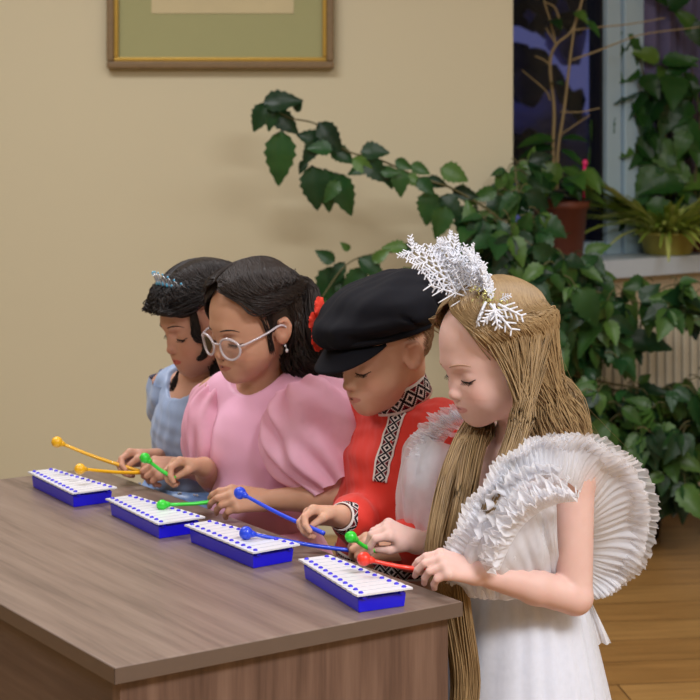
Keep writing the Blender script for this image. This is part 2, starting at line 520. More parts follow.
# picture on the wall
M_gold = plain('aged gilt', (176, 142, 62), .35, metal=.6, var=.15, vscale=20)
M_umber = plain('carved umber frame', (116, 94, 62), .5, var=.25, vscale=60, bump=.5, bscale=120)
M_mat = plain('sage green mount', (152, 152, 108), .8, var=.02)
M_print = plain('faded buff print', (190, 178, 140), .8, var=.08, vscale=12)
x0, x1 = (108-350)/FPX*WY, (334-350)/FPX*WY; zb = EYE-(69-HORIZON)/FPX*WY; zt = zb+.62
pic = thing('framed_picture', ((x0+x1)/2, WY-.03, zb), 'gilt-framed print with sage green mount hanging on the cream wall', 'picture')
def fr_ring(x0, x1, z0, z1, w, d0, d1):
    m = MB()
    m.add(*box(((x0+x1)/2, (d0+d1)/2, z0+w/2), ((x1-x0)/2, abs(d1-d0)/2, w/2))); m.add(*box(((x0+x1)/2, (d0+d1)/2, z1-w/2), ((x1-x0)/2, abs(d1-d0)/2, w/2)))
    m.add(*box((x0+w/2, (d0+d1)/2, (z0+z1)/2), (w/2, abs(d1-d0)/2, (z1-z0)/2-w))); m.add(*box((x1-w/2, (d0+d1)/2, (z0+z1)/2), (w/2, abs(d1-d0)/2, (z1-z0)/2-w)))
    return m
fr_ring(x0, x1, zb, zt, .026, WY-.045, WY-.004).build('outer_frame', M_umber, pic, smooth=False, bevel=.006)
fr_ring(x0+.024, x1-.024, zb+.024, zt-.024, .016, WY-.036, WY-.004).build('gilt_slip', M_gold, pic, smooth=False, bevel=.004)
mk('mount', *box(((x0+x1)/2, WY-.012, (zb+zt)/2), ((x1-x0)/2-.035, .004, (zt-zb)/2-.035)), M_mat, pic, smooth=False)
mk('print', *box(((152+294)/2/FPX*WY-350/FPX*WY, WY-.017, (zb+.195+zt-.1)/2), ((294-152)/2/FPX*WY, .002, (zt-.1-zb-.195)/2)), M_print, pic, smooth=False)

# ================================================================== desk
TZ = .75
A = P(462.9, 601.4, FPX*(EYE-TZ)/(601.4-HORIZON)); B = P(109, 665, FPX*(EYE-TZ)/(665-HORIZON))
ud = nz((-.585, .811, 0)); nd = nz((A-B)*np.array([1, 1, 0])); nd = nz(nd - ud*np.dot(nd, ud)*.5)
# the desk is square: across nd, along ud
ud = nz(np.array([-nd[1], nd[0], 0]) if np.dot([-nd[1], nd[0]], ud[:2]) > 0 else np.array([nd[1], -nd[0], 0]))
DW, DL = float(np.dot(A-B, nd)), 1.24
RD = np.stack([ud, nd, [0, 0, 1]], 1); OD = np.array([A[0], A[1], 0])      # origin: right corner nearest the white dress
def D(u, n, z): return OD + ud*u + nd*n + np.array([0, 0, z])
ang = math.atan2(ud[1], ud[0])
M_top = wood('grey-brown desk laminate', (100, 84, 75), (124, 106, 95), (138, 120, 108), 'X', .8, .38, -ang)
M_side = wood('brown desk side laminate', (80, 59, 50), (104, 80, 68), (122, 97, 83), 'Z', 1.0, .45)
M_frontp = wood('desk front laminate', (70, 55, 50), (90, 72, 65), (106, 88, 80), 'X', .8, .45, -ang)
M_edge = plain('desk edge band', (98, 83, 73), .4, var=.08)
desk = thing('desk', D(DL/2, -DW/2, 0), 'grey-brown laminate desk with four toy glockenspiels on top', 'desk')
def dbox(u0, u1, n0, n1, z0, z1): return box(D((u0+u1)/2, (n0+n1)/2, (z0+z1)/2), ((u1-u0)/2, (n1-n0)/2, (z1-z0)/2), RD)
o = mk('desk_top', *dbox(0.001, DL-.001, -DW+.001, -.001, TZ-.021, TZ), M_top, desk, smooth=False)
b = o.modifiers.new('bevel', 'BEVEL'); b.width = .0015; b.segments = 2
m = MB(); th = .022
m.add(*dbox(0, DL, -DW, -DW+.001, TZ-th, TZ-.001)); m.add(*dbox(0, .001, -DW, 0, TZ-th, TZ-.001)); m.add(*dbox(0, DL, -.001, 0, TZ-th, TZ-.001)); m.add(*dbox(DL-.001, DL, -DW, 0, TZ-th, TZ-.001))
m.build('edge_band', M_edge, desk, smooth=False)
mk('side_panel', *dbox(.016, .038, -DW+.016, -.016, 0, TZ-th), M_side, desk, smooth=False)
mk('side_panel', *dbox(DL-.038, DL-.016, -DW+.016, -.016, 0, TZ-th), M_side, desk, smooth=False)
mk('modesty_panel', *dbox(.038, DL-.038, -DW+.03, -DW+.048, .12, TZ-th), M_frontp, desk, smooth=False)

# ================================================================== toy glockenspiels
M_blue = plain('ultramarine plastic', (20, 12, 226), .3, var=.03, coat=.3)
M_bar = plain('white enamelled bar', (222, 224, 230), .3, var=.01)
M_knob = plain('blue knob plastic', (56, 40, 214), .35, var=.02)
def tabP(px, py, z): return P(px, py, FPX*(EYE-z)/(py-HORIZON))
BT = .030                                          # height of the bars above the desk
XY = [((27.4, 470.3), (72, 493.4), (118.3, 486.6), (47, 466.5)),
      ((105.4, 497.4), (159, 524), (205, 516), (127, 493)),
      ((187.9, 525), (252, 552), (302, 544), (210, 519.6)),
      ((298.4, 558), (356, 594.4), (415, 588), (328, 554))]
XLAB = ['white and blue toy glockenspiel farthest along the desk, under the yellow mallets',
        'white and blue toy glockenspiel under a green mallet, second from the far end',
        'white and blue toy glockenspiel in front of the person in red, under a blue mallet',
        'white and blue toy glockenspiel closest to the desk corner, before the white dress']
XYF = []
def glock(c, ax, label):
    """c: middle of the wide end on the desk, ax: unit direction towards the narrow end"""
    sx = np.array([ax[1], -ax[0], 0]); L = .236; w0, w1 = .0475, .0275
    root = thing('toy_glockenspiel', c + ax*L/2 + np.array([0, 0, TZ]), label, 'glockenspiel', 'toy glockenspiels on the desk')
    def Q(l, s, z): return c + ax*l + sx*s + np.array([0, 0, TZ+z])
    # hollow tray tapering towards the high notes
    def ring(g, z): return [Q(.010+g, -(w0-.007-g), z), Q(L-.010-g, -(w1-.004-g), z), Q(L-.010-g, (w1-.004-g), z), Q(.010+g, (w0-.007-g), z)]
    V = ring(0.002, 0) + ring(0, .0215) + ring(.003, .0215) + ring(.004, .006)
    F = [(3, 2, 1, 0)]
    for k in range(3):
        for i in range(4):
            j = (i+1) % 4; F.append((k*4+i, k*4+j, k*4+4+j, k*4+4+i))
    F.append((12, 13, 14, 15))
    m = MB(); m.add(np.array(V), [f[::-1] for f in F]) if np.dot(np.cross(V[1]-V[0], V[3]-V[0]), [0, 0, 1]) < 0 else m.add(np.array(V), F)
    for s in (-1, 1):                               # two rails the bars lie on
        V = [Q(.006, s*(w0-.016)-.004, .020), Q(L-.006, s*(w1-.010)-.003, .020), Q(L-.006, s*(w1-.010)+.003, .020), Q(.006, s*(w0-.016)+.004, .020)]
        V = np.array(V + [v+np.array([0, 0, .0065]) for v in V])
        m.add(V, [(0,3,2,1),(4,5,6,7),(0,1,5,4),(1,2,6,5),(2,3,7,6),(3,0,4,7)])
    m.build('tray', M_blue, root, smooth=False, bevel=.0015)
    n = 12
    for i in range(n):
        l0 = i*L/n + .0015; l1 = (i+1)*L/n - .0015
        wa = w0+(w1-w0)*l0/L; wb = w0+(w1-w0)*l1/L
        wa = wb = (wa+wb)/2                        # each bar is a straight rectangle
        V = [Q(l0, -wa, .0267), Q(l1, -wb, .0267), Q(l1, wb, .0267), Q(l0, wa, .0267)]
        V = np.array(V + [v+np.array([0, 0, .0028]) for v in V])
        br = mk('bar', V, [(0,3,2,1),(4,5,6,7),(0,1,5,4),(1,2,6,5),(2,3,7,6),(3,0,4,7)], M_bar, root, smooth=False)
        lm = (l0+l1)/2
        for s in (-1, 1):
            q = Q(lm, s*(wa-.0105 if True else 0), .0294)
            V, F = ball(q, (.0041, .0041, .0032), 10, 6)
            kb = mk('knob', V, F, M_knob, root); kb.parent = br
    return root
for (nn, nw, fw, fn), lb in zip(XY, XLAB):
    q = [tabP(*v, TZ+BT)*np.array([1, 1, 0]) for v in (nn, nw, fw, fn)]
    wide = (q[1]+q[2])/2; nar = (q[0]+q[3])/2
    XYF.append((wide, nz(nar-wide))); glock(wide, nz(nar-wide), lb)

# ================================================================== light: ceiling panels of the room, dusk outside
def area(name, loc, size, energy, color, rot=(0, 0, 0)):
    l = bpy.data.lights.new(name, 'AREA'); l.shape = 'RECTANGLE'; l.size, l.size_y = size; l.energy = energy; l.color = color
    o = bpy.data.objects.new(name, l); COL.objects.link(o); o.location = loc; o.rotation_euler = rot; return o
area('ceiling_lamp', (1.6, .6, 3.18), (1.6, .7), 165, (.97, .97, 1.))
area('ceiling_lamp', (-1.6, .8, 3.18), (1.6, .7), 48, (.97, .97, 1.))
area('ceiling_lamp', (-1.2, 4.2, 3.18), (1.6, .7), 60, (.98, .97, 1.))
area('ceiling_lamp', (1.4, 3.6, 3.18), (1.6, .7), 30, (.98, .97, 1.))
w = bpy.data.worlds.new('dusk'); bpy.context.scene.world = w; w.use_nodes = True
w.node_tree.nodes['Background'].inputs[0].default_value = (.085, .085, .20, 1); w.node_tree.nodes['Background'].inputs[1].default_value = 1.
vs = bpy.context.scene.view_settings
vs.view_transform = 'Standard'; vs.look = 'None'; vs.exposure = 0; vs.gamma = 1
# ================================================================== bodies
M_skin_tan = skin('tan skin', (192, 147, 120), (168, 92, 84))
M_skin_warm = skin('warm fair skin', (206, 162, 137), (176, 98, 92))
M_skin_pale = skin('pale skin', (222, 186, 176), (192, 118, 118))
M_skin_olive = skin('light olive skin', (198, 152, 128), (186, 60, 62))
M_eyew = None
t = NT('eye'); b = t.b                              # white with a dark iris, by distance from the gaze axis
at = t.n('ShaderNodeAttribute', attribute_name='iris')
t.l(t.ramp(at.outputs['Fac'], [(.0, lin((214, 208, 204))), (.5, lin((60, 40, 30))), (.75, lin((18, 12, 10)))]), b.inputs['Base Color']); b.inputs['Roughness'].default_value = .1
b.inputs['Coat Weight'].default_value = .5
M_eye = t.m
M_lash = plain('dark lashes', (30, 22, 20), .6)


class Kid:
    pass


def frame(yaw, pitch=0, roll=0):
    y, p, r = map(math.radians, (yaw, pitch, roll))
    f0 = np.array([-math.sin(y), -math.cos(y), 0]); l0 = np.array([math.cos(y), -math.sin(y), 0]); z0 = np.array([0, 0, 1.])
    f = math.cos(p)*f0 - math.sin(p)*z0; u = math.cos(p)*z0 + math.sin(p)*f0
    l = math.cos(r)*l0 + math.sin(r)*u; u = math.cos(r)*u - math.sin(r)*l0
    return np.stack([f, l, u], 1)


def head(F, K):
    C, R, s = K.hc, K.hr, K.hs
    q = lambda *p: C + R @ (s*np.array(p))
    E = lambda c, r, k=.01, op='u', Rl=None: F.ell(q(*c), s*np.array(r), R if Rl is None else R @ Rl, k*s, op)
    S = lambda a, b, ra, rb=None, k=.01, op='u': F.cap(q(*a), q(*b), ra*s, (ra if rb is None else rb)*s, k*s, op)
    ck = K.cheek
    E((-.008, 0, .024), (.091, .073, .081), 0)
    E((.020, 0, -.028), (.058, .058+ck*.5, .060), .03)
    E((.036, 0, -.062), (.042, .045+ck, .035), .03)
    S((.064, -.003, -.0815), (.064, .003, -.0815), .0150, k=.022)
    for e in (1, -1):
        S((.046, e*.031, -.044), (.030, e*.040, -.042), .0255+ck, k=.022)
    E((.063, 0, -.056), (.0205, .025, .021), .016)
    S((.0735, -.016, .013), (.0735, .016, .013), .006, k=.02)
    for e in (1, -1):
        E((.083, e*.030, -.008), (.0115, .017, .0105), .012, 's')
    # nose
    S((.0725, 0, .001), (.0855, 0, -.031), .0062, .0070, .012)
    S((.0885, -.0015, -.035), (.0885, .0015, -.035), .0072, k=.006)
    for e in (1, -1):
        S((.0805, e*.0090, -.0385), (.0825, e*.0075, -.0385), .0052, k=.005)
    for e in (1, -1):
        S((.0835, e*.0050, -.0445), (.0850, e*.0045, -.0430), .0022, k=.002, op='s')
    # lids, with a narrow opening below: the gaze is down on the desk
    for e in (1, -1):
        E((.0610, e*.0295, -.0105), (.0140, .0150, .0130), .004)
        rl = np.array(Matrix.Rotation(e*.28, 3, 'Z'))
        E((.0745, e*.0300, -.0178), (.0065, .0100, .0020), .0012, 's', rl)
    # lips
    for e in (1, -1):
        S((.0840, e*.0035, -.0552), (.0750, e*.0185, -.0590), .0034, .0018, .005)
    S((.0818, -.006, -.0642), (.0818, .006, -.0642), .0044, k=.006)
    for e in (1, -1):
        S((.0808, e*.006, -.0636), (.0745, e*.0180, -.0605), .0036, .0016, .005)
        S((.0865, 0, -.0597), (.0765, e*.0205, -.0604), .0019, .0010, .0012, 's')
    # ears
    for e in (1, -1):
        rl = np.array(Matrix.Rotation(-.22, 3, 'Y')) @ np.array(Matrix.Rotation(-e*.35, 3, 'Z'))
        E((-.010, e*.0755, -.008), (.0180, .0068, .0255), .005, 'u', rl); S((-.016, e*.079, .008), (-.004, e*.079, .010), .0050, k=.006); S((-.022, e*.080, -.004), (-.016, e*.079, .008), .0045, k=.006)
        E((-.006, e*.0825, -.006), (.0098, .0052, .0145), .003, 's', rl)
        S((-.004, e*.076, -.020), (.000, e*.073, -.012), .0040, k=.004)
        S((-.006, e*.0765, -.027), (-.004, e*.0765, -.025), .0072, k=.006)
    nb = K.nb
    S((-.024, 0, -.02), (-.028, 0, -.05), .040, .034, .022)
    F.cap(q(-.028, 0, -.055), nb, .032*s, .036, .02)


def hand(F, W, d, side, left, hs, curl, thumb, spread=1.):
    d = nz(d); side = np.asarray(side, float); side = nz(side - d*np.dot(side, d))
    nb = np.cross(side, d) if left else np.cross(d, side)
    tips = []; KN = []
    for i, (lat, fw, L) in enumerate(((.0195, .056, .050), (.0065, .060, .056), (-.0065, .057, .052), (-.0185, .051, .041))):
        k = W + hs*(side*lat + d*fw + nb*(.002 if i in (1, 2) else 0)); KN.append(k)
        F.cap(W + side*lat*.55*hs, k, .0115*hs, .0083*hs, .007*hs)
    F.cap(KN[0], KN[3], .0070*hs, .0070*hs, .006*hs)
    F.cap(W + hs*(d*.006 + side*.007 - nb*.003), W + hs*(side*.020 + d*.034 - nb*.006), .0115*hs, .0095*hs, .008*hs)
    joints = []
    for i, (lat, L) in enumerate(((.0195, .050), (.0065, .056), (-.0065, .052), (-.0185, .041))):
        a = 0; p = KN[i]; sp = lat*1.6*spread
        js = [p]
        for sg, (fr_, cu) in enumerate(zip((.46, .30, .24), curl[i])):
            a += math.radians(cu)
            dd = nz(math.cos(a)*(d + side*sp) - math.sin(a)*nb)
            p2 = p + dd*L*fr_*hs
            r = (.0066, .0060, .0055, .0048)
            F.cap(p, p2, r[sg]*hs, r[sg+1]*hs, .0016 if sg else .004*hs)
            p = p2; js.append(p)
        joints.append(js); tips.append(p)
    B0 = W + hs*(side*.020 + d*.026 - nb*.007)
    T = W + hs*(d*thumb[0] + side*thumb[1] - nb*thumb[2])
    M = (B0+T)/2 + hs*(side*.006)
    F.cap(B0, M, .0082*hs, .0070*hs, .004*hs); F.cap(M, T, .0070*hs, .0056*hs, .003*hs)
    return dict(tips=tips, joints=joints, thumb=T, d=d, side=side, nb=nb, W=W, thumb_mid=M)


def body(K):
    """one continuous surface: head, trunk, arms with five-fingered hands, legs and feet"""
    T = frame(K.yaw); f, l = T[:, 0], T[:, 1]
    c = np.array([K.c[0], K.c[1], 0]); z = np.array([0, 0, 1.])
    q = lambda a, b, h: c + f*a + l*b + z*h*K.zs
    K.q = q; K.T = T
    pts = [q(.16, .2, 0), q(-.16, -.2, 0), q(.16, -.2, 0), q(-.16, .2, 0), K.hc+.13, K.hc-.13] + [a for arm in K.arms for a in (arm['e']+.045, arm['e']-.045, arm['w']+.02, arm['w']-.02, arm['w']+.1*nz(arm['d'])+.02, arm['w']+.1*nz(arm['d'])-.02)]
    pts = np.array(pts); lo, hi = pts.min(0)-.01, pts.max(0)+.01
    hz0 = min(a['w'][2] for a in K.arms)-.085; hz1 = max(a['w'][2] for a in K.arms)+.07
    zh = K.hc[2]-.135
    F = Field(axis((lo[0], hi[0], .0019)), axis((lo[1], hi[1], .0019)), axis((-.01, .5, .02), (.5, hz0, .007), (hz0, hz1, .0018), (hz1, zh, .0035), (zh, hi[2]+.01, .0017)))
    B = lambda *a, **k: F.ell(*a, R=T, **k)
    B(q(-.005, 0, .60), (.078, .100, .085), k=0)
    B(q(.004, 0, .70), (.078, .094, .11), k=.03)
    B(q(.0, 0, .83), (.072, .100, .105), k=.03)
    sh = [a['s'] for a in K.arms]
    F.cap(q(-.012, .085, .915), q(-.012, -.085, .915), .034, k=.03)
    F.cap(q(-.015, 0, .93), K.nb, .045, .040, .03)
    for e in (1, -1):
        F.cap(q(0, e*.052, .57), q(.008, e*.050, .31), .058, .043, .03); F.cap(q(.008, e*.050, .31), q(-.01, e*.050, .06), .043, .028, .01)
        F.ell(q(.045, e*.052, .03), (.095, .034, .032), T, .02)
    head(F, K)
    K.hands = []
    for a in K.arms:
        F.cap(q(-.012, (.085 if a['left'] else -.085), .912), a['s'], .036, .036, .03)
        F.cap(a['s'], a['e'], .036, .027, .02); F.cap(a['e'], a['e']*.6+a['w']*.4, .028, .026, .006); F.cap(a['e']*.6+a['w']*.4, a['w'], .026, .0165, .01)
        F.cap(a['w'], a['w']+nz(a['d'])*.012, .0165, .015, .01)
        K.hands.append(hand(F, a['w'], a['d'], a['side'], a['left'], a.get('hs', 1.), a['curl'], a['thumb'], a.get('spread', 1.)))
    V, Q = F.mesh()
    V = relax(V, Q, 1, .5)
    # lip and blush pigment
    Lc = (V - K.hc) @ K.hr / K.hs
    x, y, zz = Lc.T
    el_ = np.sqrt(np.clip(1-(y/.0205)**2, 0, 1)); zl = zz+.0598
    up = np.clip((.0060*el_-zl)/.0014, 0, 1)*(zl >= 0); dn = np.clip((.0072*el_+zl)/.0014, 0, 1)*(zl < 0)
    lip = np.maximum(up, dn)*(x > .060)*.7
    bl = np.exp(-((np.abs(y)-.040)/.018)**2-((zz+.038)/.018)**2)*(x > .01) + .8*np.exp(-((x-.09)/.008)**2-(y/.01)**2-((zz+.036)/.01)**2)
    ear = np.clip((np.abs(y)-.070)/.006, 0, 1)*(np.abs(zz+.01) < .035)*(np.abs(x+.008) < .03)*.6
    inh = (np.abs(zz) < .12).astype(float)
    # knuckle and fingertip flush
    fl = np.zeros(len(V))
    for H in K.hands:
        for p in H['tips'] + [j[1] for j in H['joints']] + [H['thumb']]:
            fl = np.maximum(fl, .5*np.exp(-((V-p)**2).sum(1)/.009**2))
    o = mk('body', V, Q, K.skin, K.root, attrs={'lip': lip*inh, 'blush': np.clip(bl+ear, 0, 1)*inh + fl})
    K.body = o; K.bV = V; K.bQ = Q
    K.tree = BVHTree.FromPolygons([tuple(v) for v in V], [tuple(int(i) for i in p) for p in Q])
    hq = lambda *p: K.hc + K.hr @ (K.hs*np.array(p)); K.h = hq
    # eyes, lashes, brows
    for e in (1, -1):
        cc = hq(.0610, e*.0295, -.0105); V, Fq = ball((0, 0, 0), 1, 24, 16)
        gz = nz((1, -e*.02, -.42)); di = np.arccos(np.clip(V @ gz, -1, 1))
        ir = np.clip((.62-di)/.08, 0, 1)*.6 + (di < .27)*.3
        eye = mk('eye', cc + (V*np.array([.0131, .0140, .0124])*K.hs) @ K.hr.T, Fq, M_eye, K.root, attrs={'iris': ir})
    def onface(y, z_, out=.0):
        o3 = hq(.16, y, z_); dr = -K.hr[:, 0]
        h = K.tree.ray_cast(Vector(o3), Vector(dr))
        return np.array(h[0]) + K.hr[:, 0]*out if h[0] is not None else hq(.07, y, z_)
    K.onface = onface
    for e in (1, -1):
        m = MB()
        pts = [onface(e*yy, zc, .0008) + K.hr[:, 0]*ox for yy, zc, ox in ((.0168, -.0134, 0), (.023, -.0160, .0010), (.029, -.0172, .0014), (.035, -.0166, .0010), (.0405, -.0148, .0004), (.0465, -.0124, .0))]
        m.add(*tube(catmull(pts, 14), np.concatenate([np.linspace(.0006, .0013, 7), np.linspace(.0013, .0006, 7)])*K.hs*K.lash, 6))
        for i in range(11):
            u = .0205 + .0022*i
            p = onface(e*u, -.0172+.0030*(abs(u-.03)/.012)**2, .0010)
            tip = p + K.hs*(K.hr[:, 0]*.0055 - K.hr[:, 2]*.0035 + K.hr[:, 1]*e*(u-.028)*.25)
            m.add(*tube([p, (p+tip)/2 - K.hr[:, 2]*.0006, tip], [.0005, .0004, .0002], 4))
        m.build('eyelashes', M_lash, K.root)
        pts = [onface(e*yy, zc, .0002) for yy, zc in ((.0135, .0128), (.020, .0148), (.029, .0156), (.037, .0138), (.0450, .0090))]
        m = MB(); pp = catmull(pts, 26)
        m.add(*tube(pp, np.concatenate([np.linspace(.0009, .0015, 12), np.linspace(.0015, .0005, 14)])*K.hs, 6))
        m.build('eyebrow', K.browmat, K.root)
    return K


def on_mesh(tree, p, d):
    h = tree.ray_cast(Vector(p), Vector(d))
    return None if h[0] is None else np.array(h[0])


# ------------------------------------------------------------------ hair tools
def scalp(K, az, el, out=0.):
    """point over the skull: az 0 = face, 90 = left ear; el up"""
    a, e = np.radians(az), np.radians(el)
    a, e, out = np.broadcast_arrays(a, e, out)
    p = np.stack([-.008 + (.091+out)*np.cos(e)*np.cos(a), (.073+out)*np.cos(e)*np.sin(a), .024 + (.081+out)*np.sin(e)], -1)
    return K.hc + (K.hs*p) @ K.hr.T


def over(K, p, out):
    """lift points onto a shell around the skull"""
    L = ((p - K.hc) @ K.hr/K.hs - np.array([-.008, 0, .024])); r = np.array([.091, .073, .081]) + out
    L = L/np.linalg.norm(L/r, axis=1)[:, None] + np.array([-.008, 0, .024])
    return K.hc + (K.hs*L) @ K.hr.T


def lifted(K, w, out=.010):
    """add in-between points that follow the skull"""
    r = [w[0]]
    for a, b in zip(w[:-1], w[1:]): r += [over(K, (a+b)/2, out), b]
    return r


def hair_paths(waypts, n, M, jit, curl=0., cfreq=0, seed=1):
    """waypts: list of (n,3) arrays or 3-vectors (same for all), jit: spread at each waypoint"""
    r = np.random.default_rng(seed)
    W_ = np.stack([np.broadcast_to(w, (n, 3)) for w in waypts], 1).copy()
    off = r.normal(0, 1, (n, 3)); off /= np.maximum(1, np.linalg.norm(off, axis=1)[:, None]/1.6)
    for i, j in enumerate(jit): W_[:, i] += off*j + r.normal(0, .10, (n, 3))*j
    m = len(waypts)-1
    Q = np.concatenate([2*W_[:, :1]-W_[:, 1:2], W_, 2*W_[:, -1:]-W_[:, -2:-1]], 1)
    tt = np.linspace(0, m-1e-9, M); i = tt.astype(int); u = (tt-i)[None, :, None]
    a, b, c, d = Q[:, i], Q[:, i+1], Q[:, i+2], Q[:, i+3]
    Pn = .5*((2*b)+(c-a)*u+(2*a-5*b+4*c-d)*u*u+(3*b-a-3*c+d)*u**3)
    if curl:
        ph = r.uniform(0, 6.28, (n, 1)); fr_ = cfreq*r.uniform(.8, 1.2, (n, 1)); s = np.linspace(0, 1, M)[None]
        amp = curl*np.clip(s*3, 0, 1)
        Pn += np.stack([amp*np.cos(fr_*s*6.28+ph), amp*.8*np.sin(fr_*s*6.28+ph), amp*.35*np.cos(fr_*s*6.28+ph+1)], -1)
    return Pn


def hair_cap(K, out, cuts, extra=()):
    """closed hair volume hugging the skull; cuts are (point, normal) half-spaces in head units that stay free of hair"""
    C = K.hc; F = Field(*[axis((C[i]-.14, C[i]+.14, .0028)) for i in range(3)])
    s = K.hs
    F.ell(K.h(-.008, 0, .024), s*(np.array([.091, .073, .081])+out), K.hr, 0)
    for c, r, k in extra: F.ell(K.h(*c), s*np.array(r), K.hr, k*s)
    for p, n in cuts: F.half(K.h(*p), K.hr @ np.array(n, float), .006)
    return F.mesh()
# ================================================================== the four children
def kid(label, yaw, c, head_px, head_Y, hyaw, pitch, roll, hs, skinm, arms, brow, cheek=.0, lash=1., zs=1.):
    K = Kid(); K.yaw = yaw; K.c = np.array(c, float)
    K.zs = zs
    K.root = thing('person', (c[0], c[1], 0), label, 'person', None)
    K.hc = P(*head_px, head_Y); K.hr = frame(hyaw, pitch, roll); K.hs = hs; K.skin = skinm; K.browmat = brow; K.cheek = cheek; K.lash = lash
    T = frame(yaw); K.nb = np.array([c[0], c[1], 0]) + T[:, 0]*-.012 + np.array([0, 0, .945*zs])
    for a in arms:
        a['s'] = np.array([c[0], c[1], 0]) + T[:, 0]*-.01 + T[:, 1]*(.118 if a['left'] else -.118) + np.array([0, 0, .905*zs])
    K.arms = arms
    return body(K)

M_brow_fair = plain('fair brow hair', (178, 142, 120), .8)
M_hair_dark = hairmat('near-black hair', (20, 15, 14), (46, 35, 30))
M_hair_black = hairmat('black curly hair', (16, 13, 13), (38, 30, 28))
M_hair_blond = hairmat('ash blond hair', (112, 88, 58), (178, 150, 108))
M_hair_crop = hairmat('light brown cropped hair', (120, 92, 66), (150, 118, 86))
GRIP = [(38, 52, 30), (46, 58, 34), (52, 64, 36), (56, 66, 38)]
HANG = [(22, 40, 24), (30, 42, 26), (36, 46, 28), (42, 48, 28)]
THUMB_L = (.062, .014, .034)

# white dress, at the desk corner
K4 = kid('person in white tulle dress, snowflake headpiece and long fair hair, at the desk corner',
         54, (.272, 2.925), (494, 352), 2.90, 66, 20, 0, 1.02, M_skin_pale, [
    dict(left=True, e=P(575, 597, 2.80), w=P(474, 572, 2.745), d=(-.80, -.38, .30), side=(-.2, .75, .6), curl=[(36, 34, 20), (42, 40, 22), (48, 46, 24), (52, 48, 26)], thumb=(.070, .012, .040)),
    dict(left=False, e=P(462, 545, 3.06), w=P(417, 542, 2.90), d=(-.82, -.28, .42), side=(-.15, -.95, -.22), curl=GRIP, thumb=THUMB_L),
    ], M_brow_fair, cheek=.002, zs=1.015)
# red shirt
K3 = kid('person in a red embroidered shirt and black peaked cap, holding blue mallets',
         46, (.086, 3.17), (383, 348), 3.13, 57, 18, 0, 1.0, M_skin_warm, [
    dict(left=True, e=P(432, 540, 3.02), w=P(400, 548, 2.985), d=(-.9, -.35, .1), side=(-.2, .6, .6), curl=GRIP, thumb=THUMB_L),
    dict(left=False, e=P(384, 530, 3.17), w=P(340, 516, 3.035), d=(-.88, -.36, .10), side=(-.1, -.78, .6), curl=GRIP, thumb=(.060, .014, .026)),
    ], M_hair_crop, cheek=-.006, zs=1.02)
# pink dress
K2 = kid('person in a pink dress with puffed sleeves and clear-framed glasses',
         38, (-.17, 3.375), (253, 322), 3.34, 50, 15, -3, .98, M_skin_tan, [
    dict(left=True, e=P(345, 497, 3.21), w=P(262, 500, 3.235), d=(-.86, -.42, .12), side=(-.2, .60, .72), curl=HANG, thumb=(.066, .012, .040)),
    dict(left=False, e=P(214, 478, 3.44), w=P(204, 467, 3.325), d=(-.86, -.40, .16), side=(-.15, -.86, .45), curl=GRIP, thumb=(.060, .014, .028)),
    ], M_hair_dark, cheek=-.003, zs=1.035)
# pale blue dress, farthest
K1 = kid('person in a pale blue sequined dress with tiara, farthest along the desk, holding yellow mallets',
         52, (-.315, 3.655), (203, 317), 3.62, 58, 19, 0, 1.0, M_skin_olive, [
    dict(left=True, e=P(236, 478, 3.63), w=P(184, 468, 3.52), d=(-.9, -.3, .05), side=(-.2, .65, .6), curl=GRIP, thumb=THUMB_L),
    dict(left=False, e=P(196, 456, 3.76), w=P(156, 458, 3.60), d=(-.92, -.28, .05), side=(-.1, -.75, .65), curl=GRIP, thumb=(.060, .014, .026)),
    ], M_hair_black, cheek=.002)
# ================================================================== clothes
M_pink = plain('pink satin crepe', (243, 182, 214), .55, var=.03, sheen=.3, bump=.05, bscale=300)
M_pinkorg = cloth_sheer('pink organza', (255, 206, 228), .97, trans=.35)
M_white = plain('white satin', (232, 238, 250), .6, var=.02, sheen=.2)
M_tulle = cloth_sheer('white tulle', (248, 250, 255), .50, trans=.5)
M_tulle2 = cloth_sheer('dense white tulle', (248, 250, 255), .80, trans=.5)
M_red = plain('red cotton', (214, 46, 30), .75, var=.08, vscale=14, sheen=.2, bump=.08, bscale=500)
M_blk = plain('black wool cap cloth', (13, 14, 22), .85, var=.2, spec=.2, bump=.15, bscale=600)
M_paleblue = plain('pale blue satin', (150, 172, 208), .5, var=.08, sheen=.2)
M_sequin = plain('blue sequined satin', (120, 158, 214), .35, var=.2, vscale=160, sheen=.2)
M_grey = plain('dark shoe leather', (50, 44, 46), .5)
M_whsock = plain('white tights', (225, 222, 222), .8)


def wrinkle(V, F, amp, fr, seed=0):
    """soft folds along the surface normal"""
    r = np.random.default_rng(seed); d = np.zeros(len(V))
    for i in range(6):
        k = r.normal(0, 1, 3)*fr*(1+i*.35); d += np.sin(V @ k + r.uniform(0, 6.28) + 1.5*np.sin(V @ (r.normal(0, 1, 3)*fr*.5)))/(1+i*.5)
    n = np.zeros_like(V); a = np.cross(V[F[:, 1]]-V[F[:, 0]], V[F[:, 3]]-V[F[:, 0]])
    for q in range(4): np.add.at(n, F[:, q], a)
    n /= np.linalg.norm(n, axis=1)[:, None] + 1e-12
    return V + n*(amp*d)[:, None]


def torso(F, K, o, arms=True):
    q, T = K.q, K.T; B = lambda *a, **k: F.ell(*a, R=T, **k)
    B(q(-.005, 0, .60), (.078+o, .100+o, .085+o), k=0); B(q(.004, 0, .70), (.078+o, .094+o, .11), k=.03)
    B(q(.0, 0, .83), (.072+o, .100+o, .105+o), k=.03)
    F.cap(q(-.012, .085, .915), q(-.012, -.085, .915), .034+o, k=.03)
    if arms:
        for a in K.arms: F.cap(q(-.012, (.085 if a['left'] else -.085), .912), a['s']*.85+a['e']*.15, .036+o, .036+o, .03)


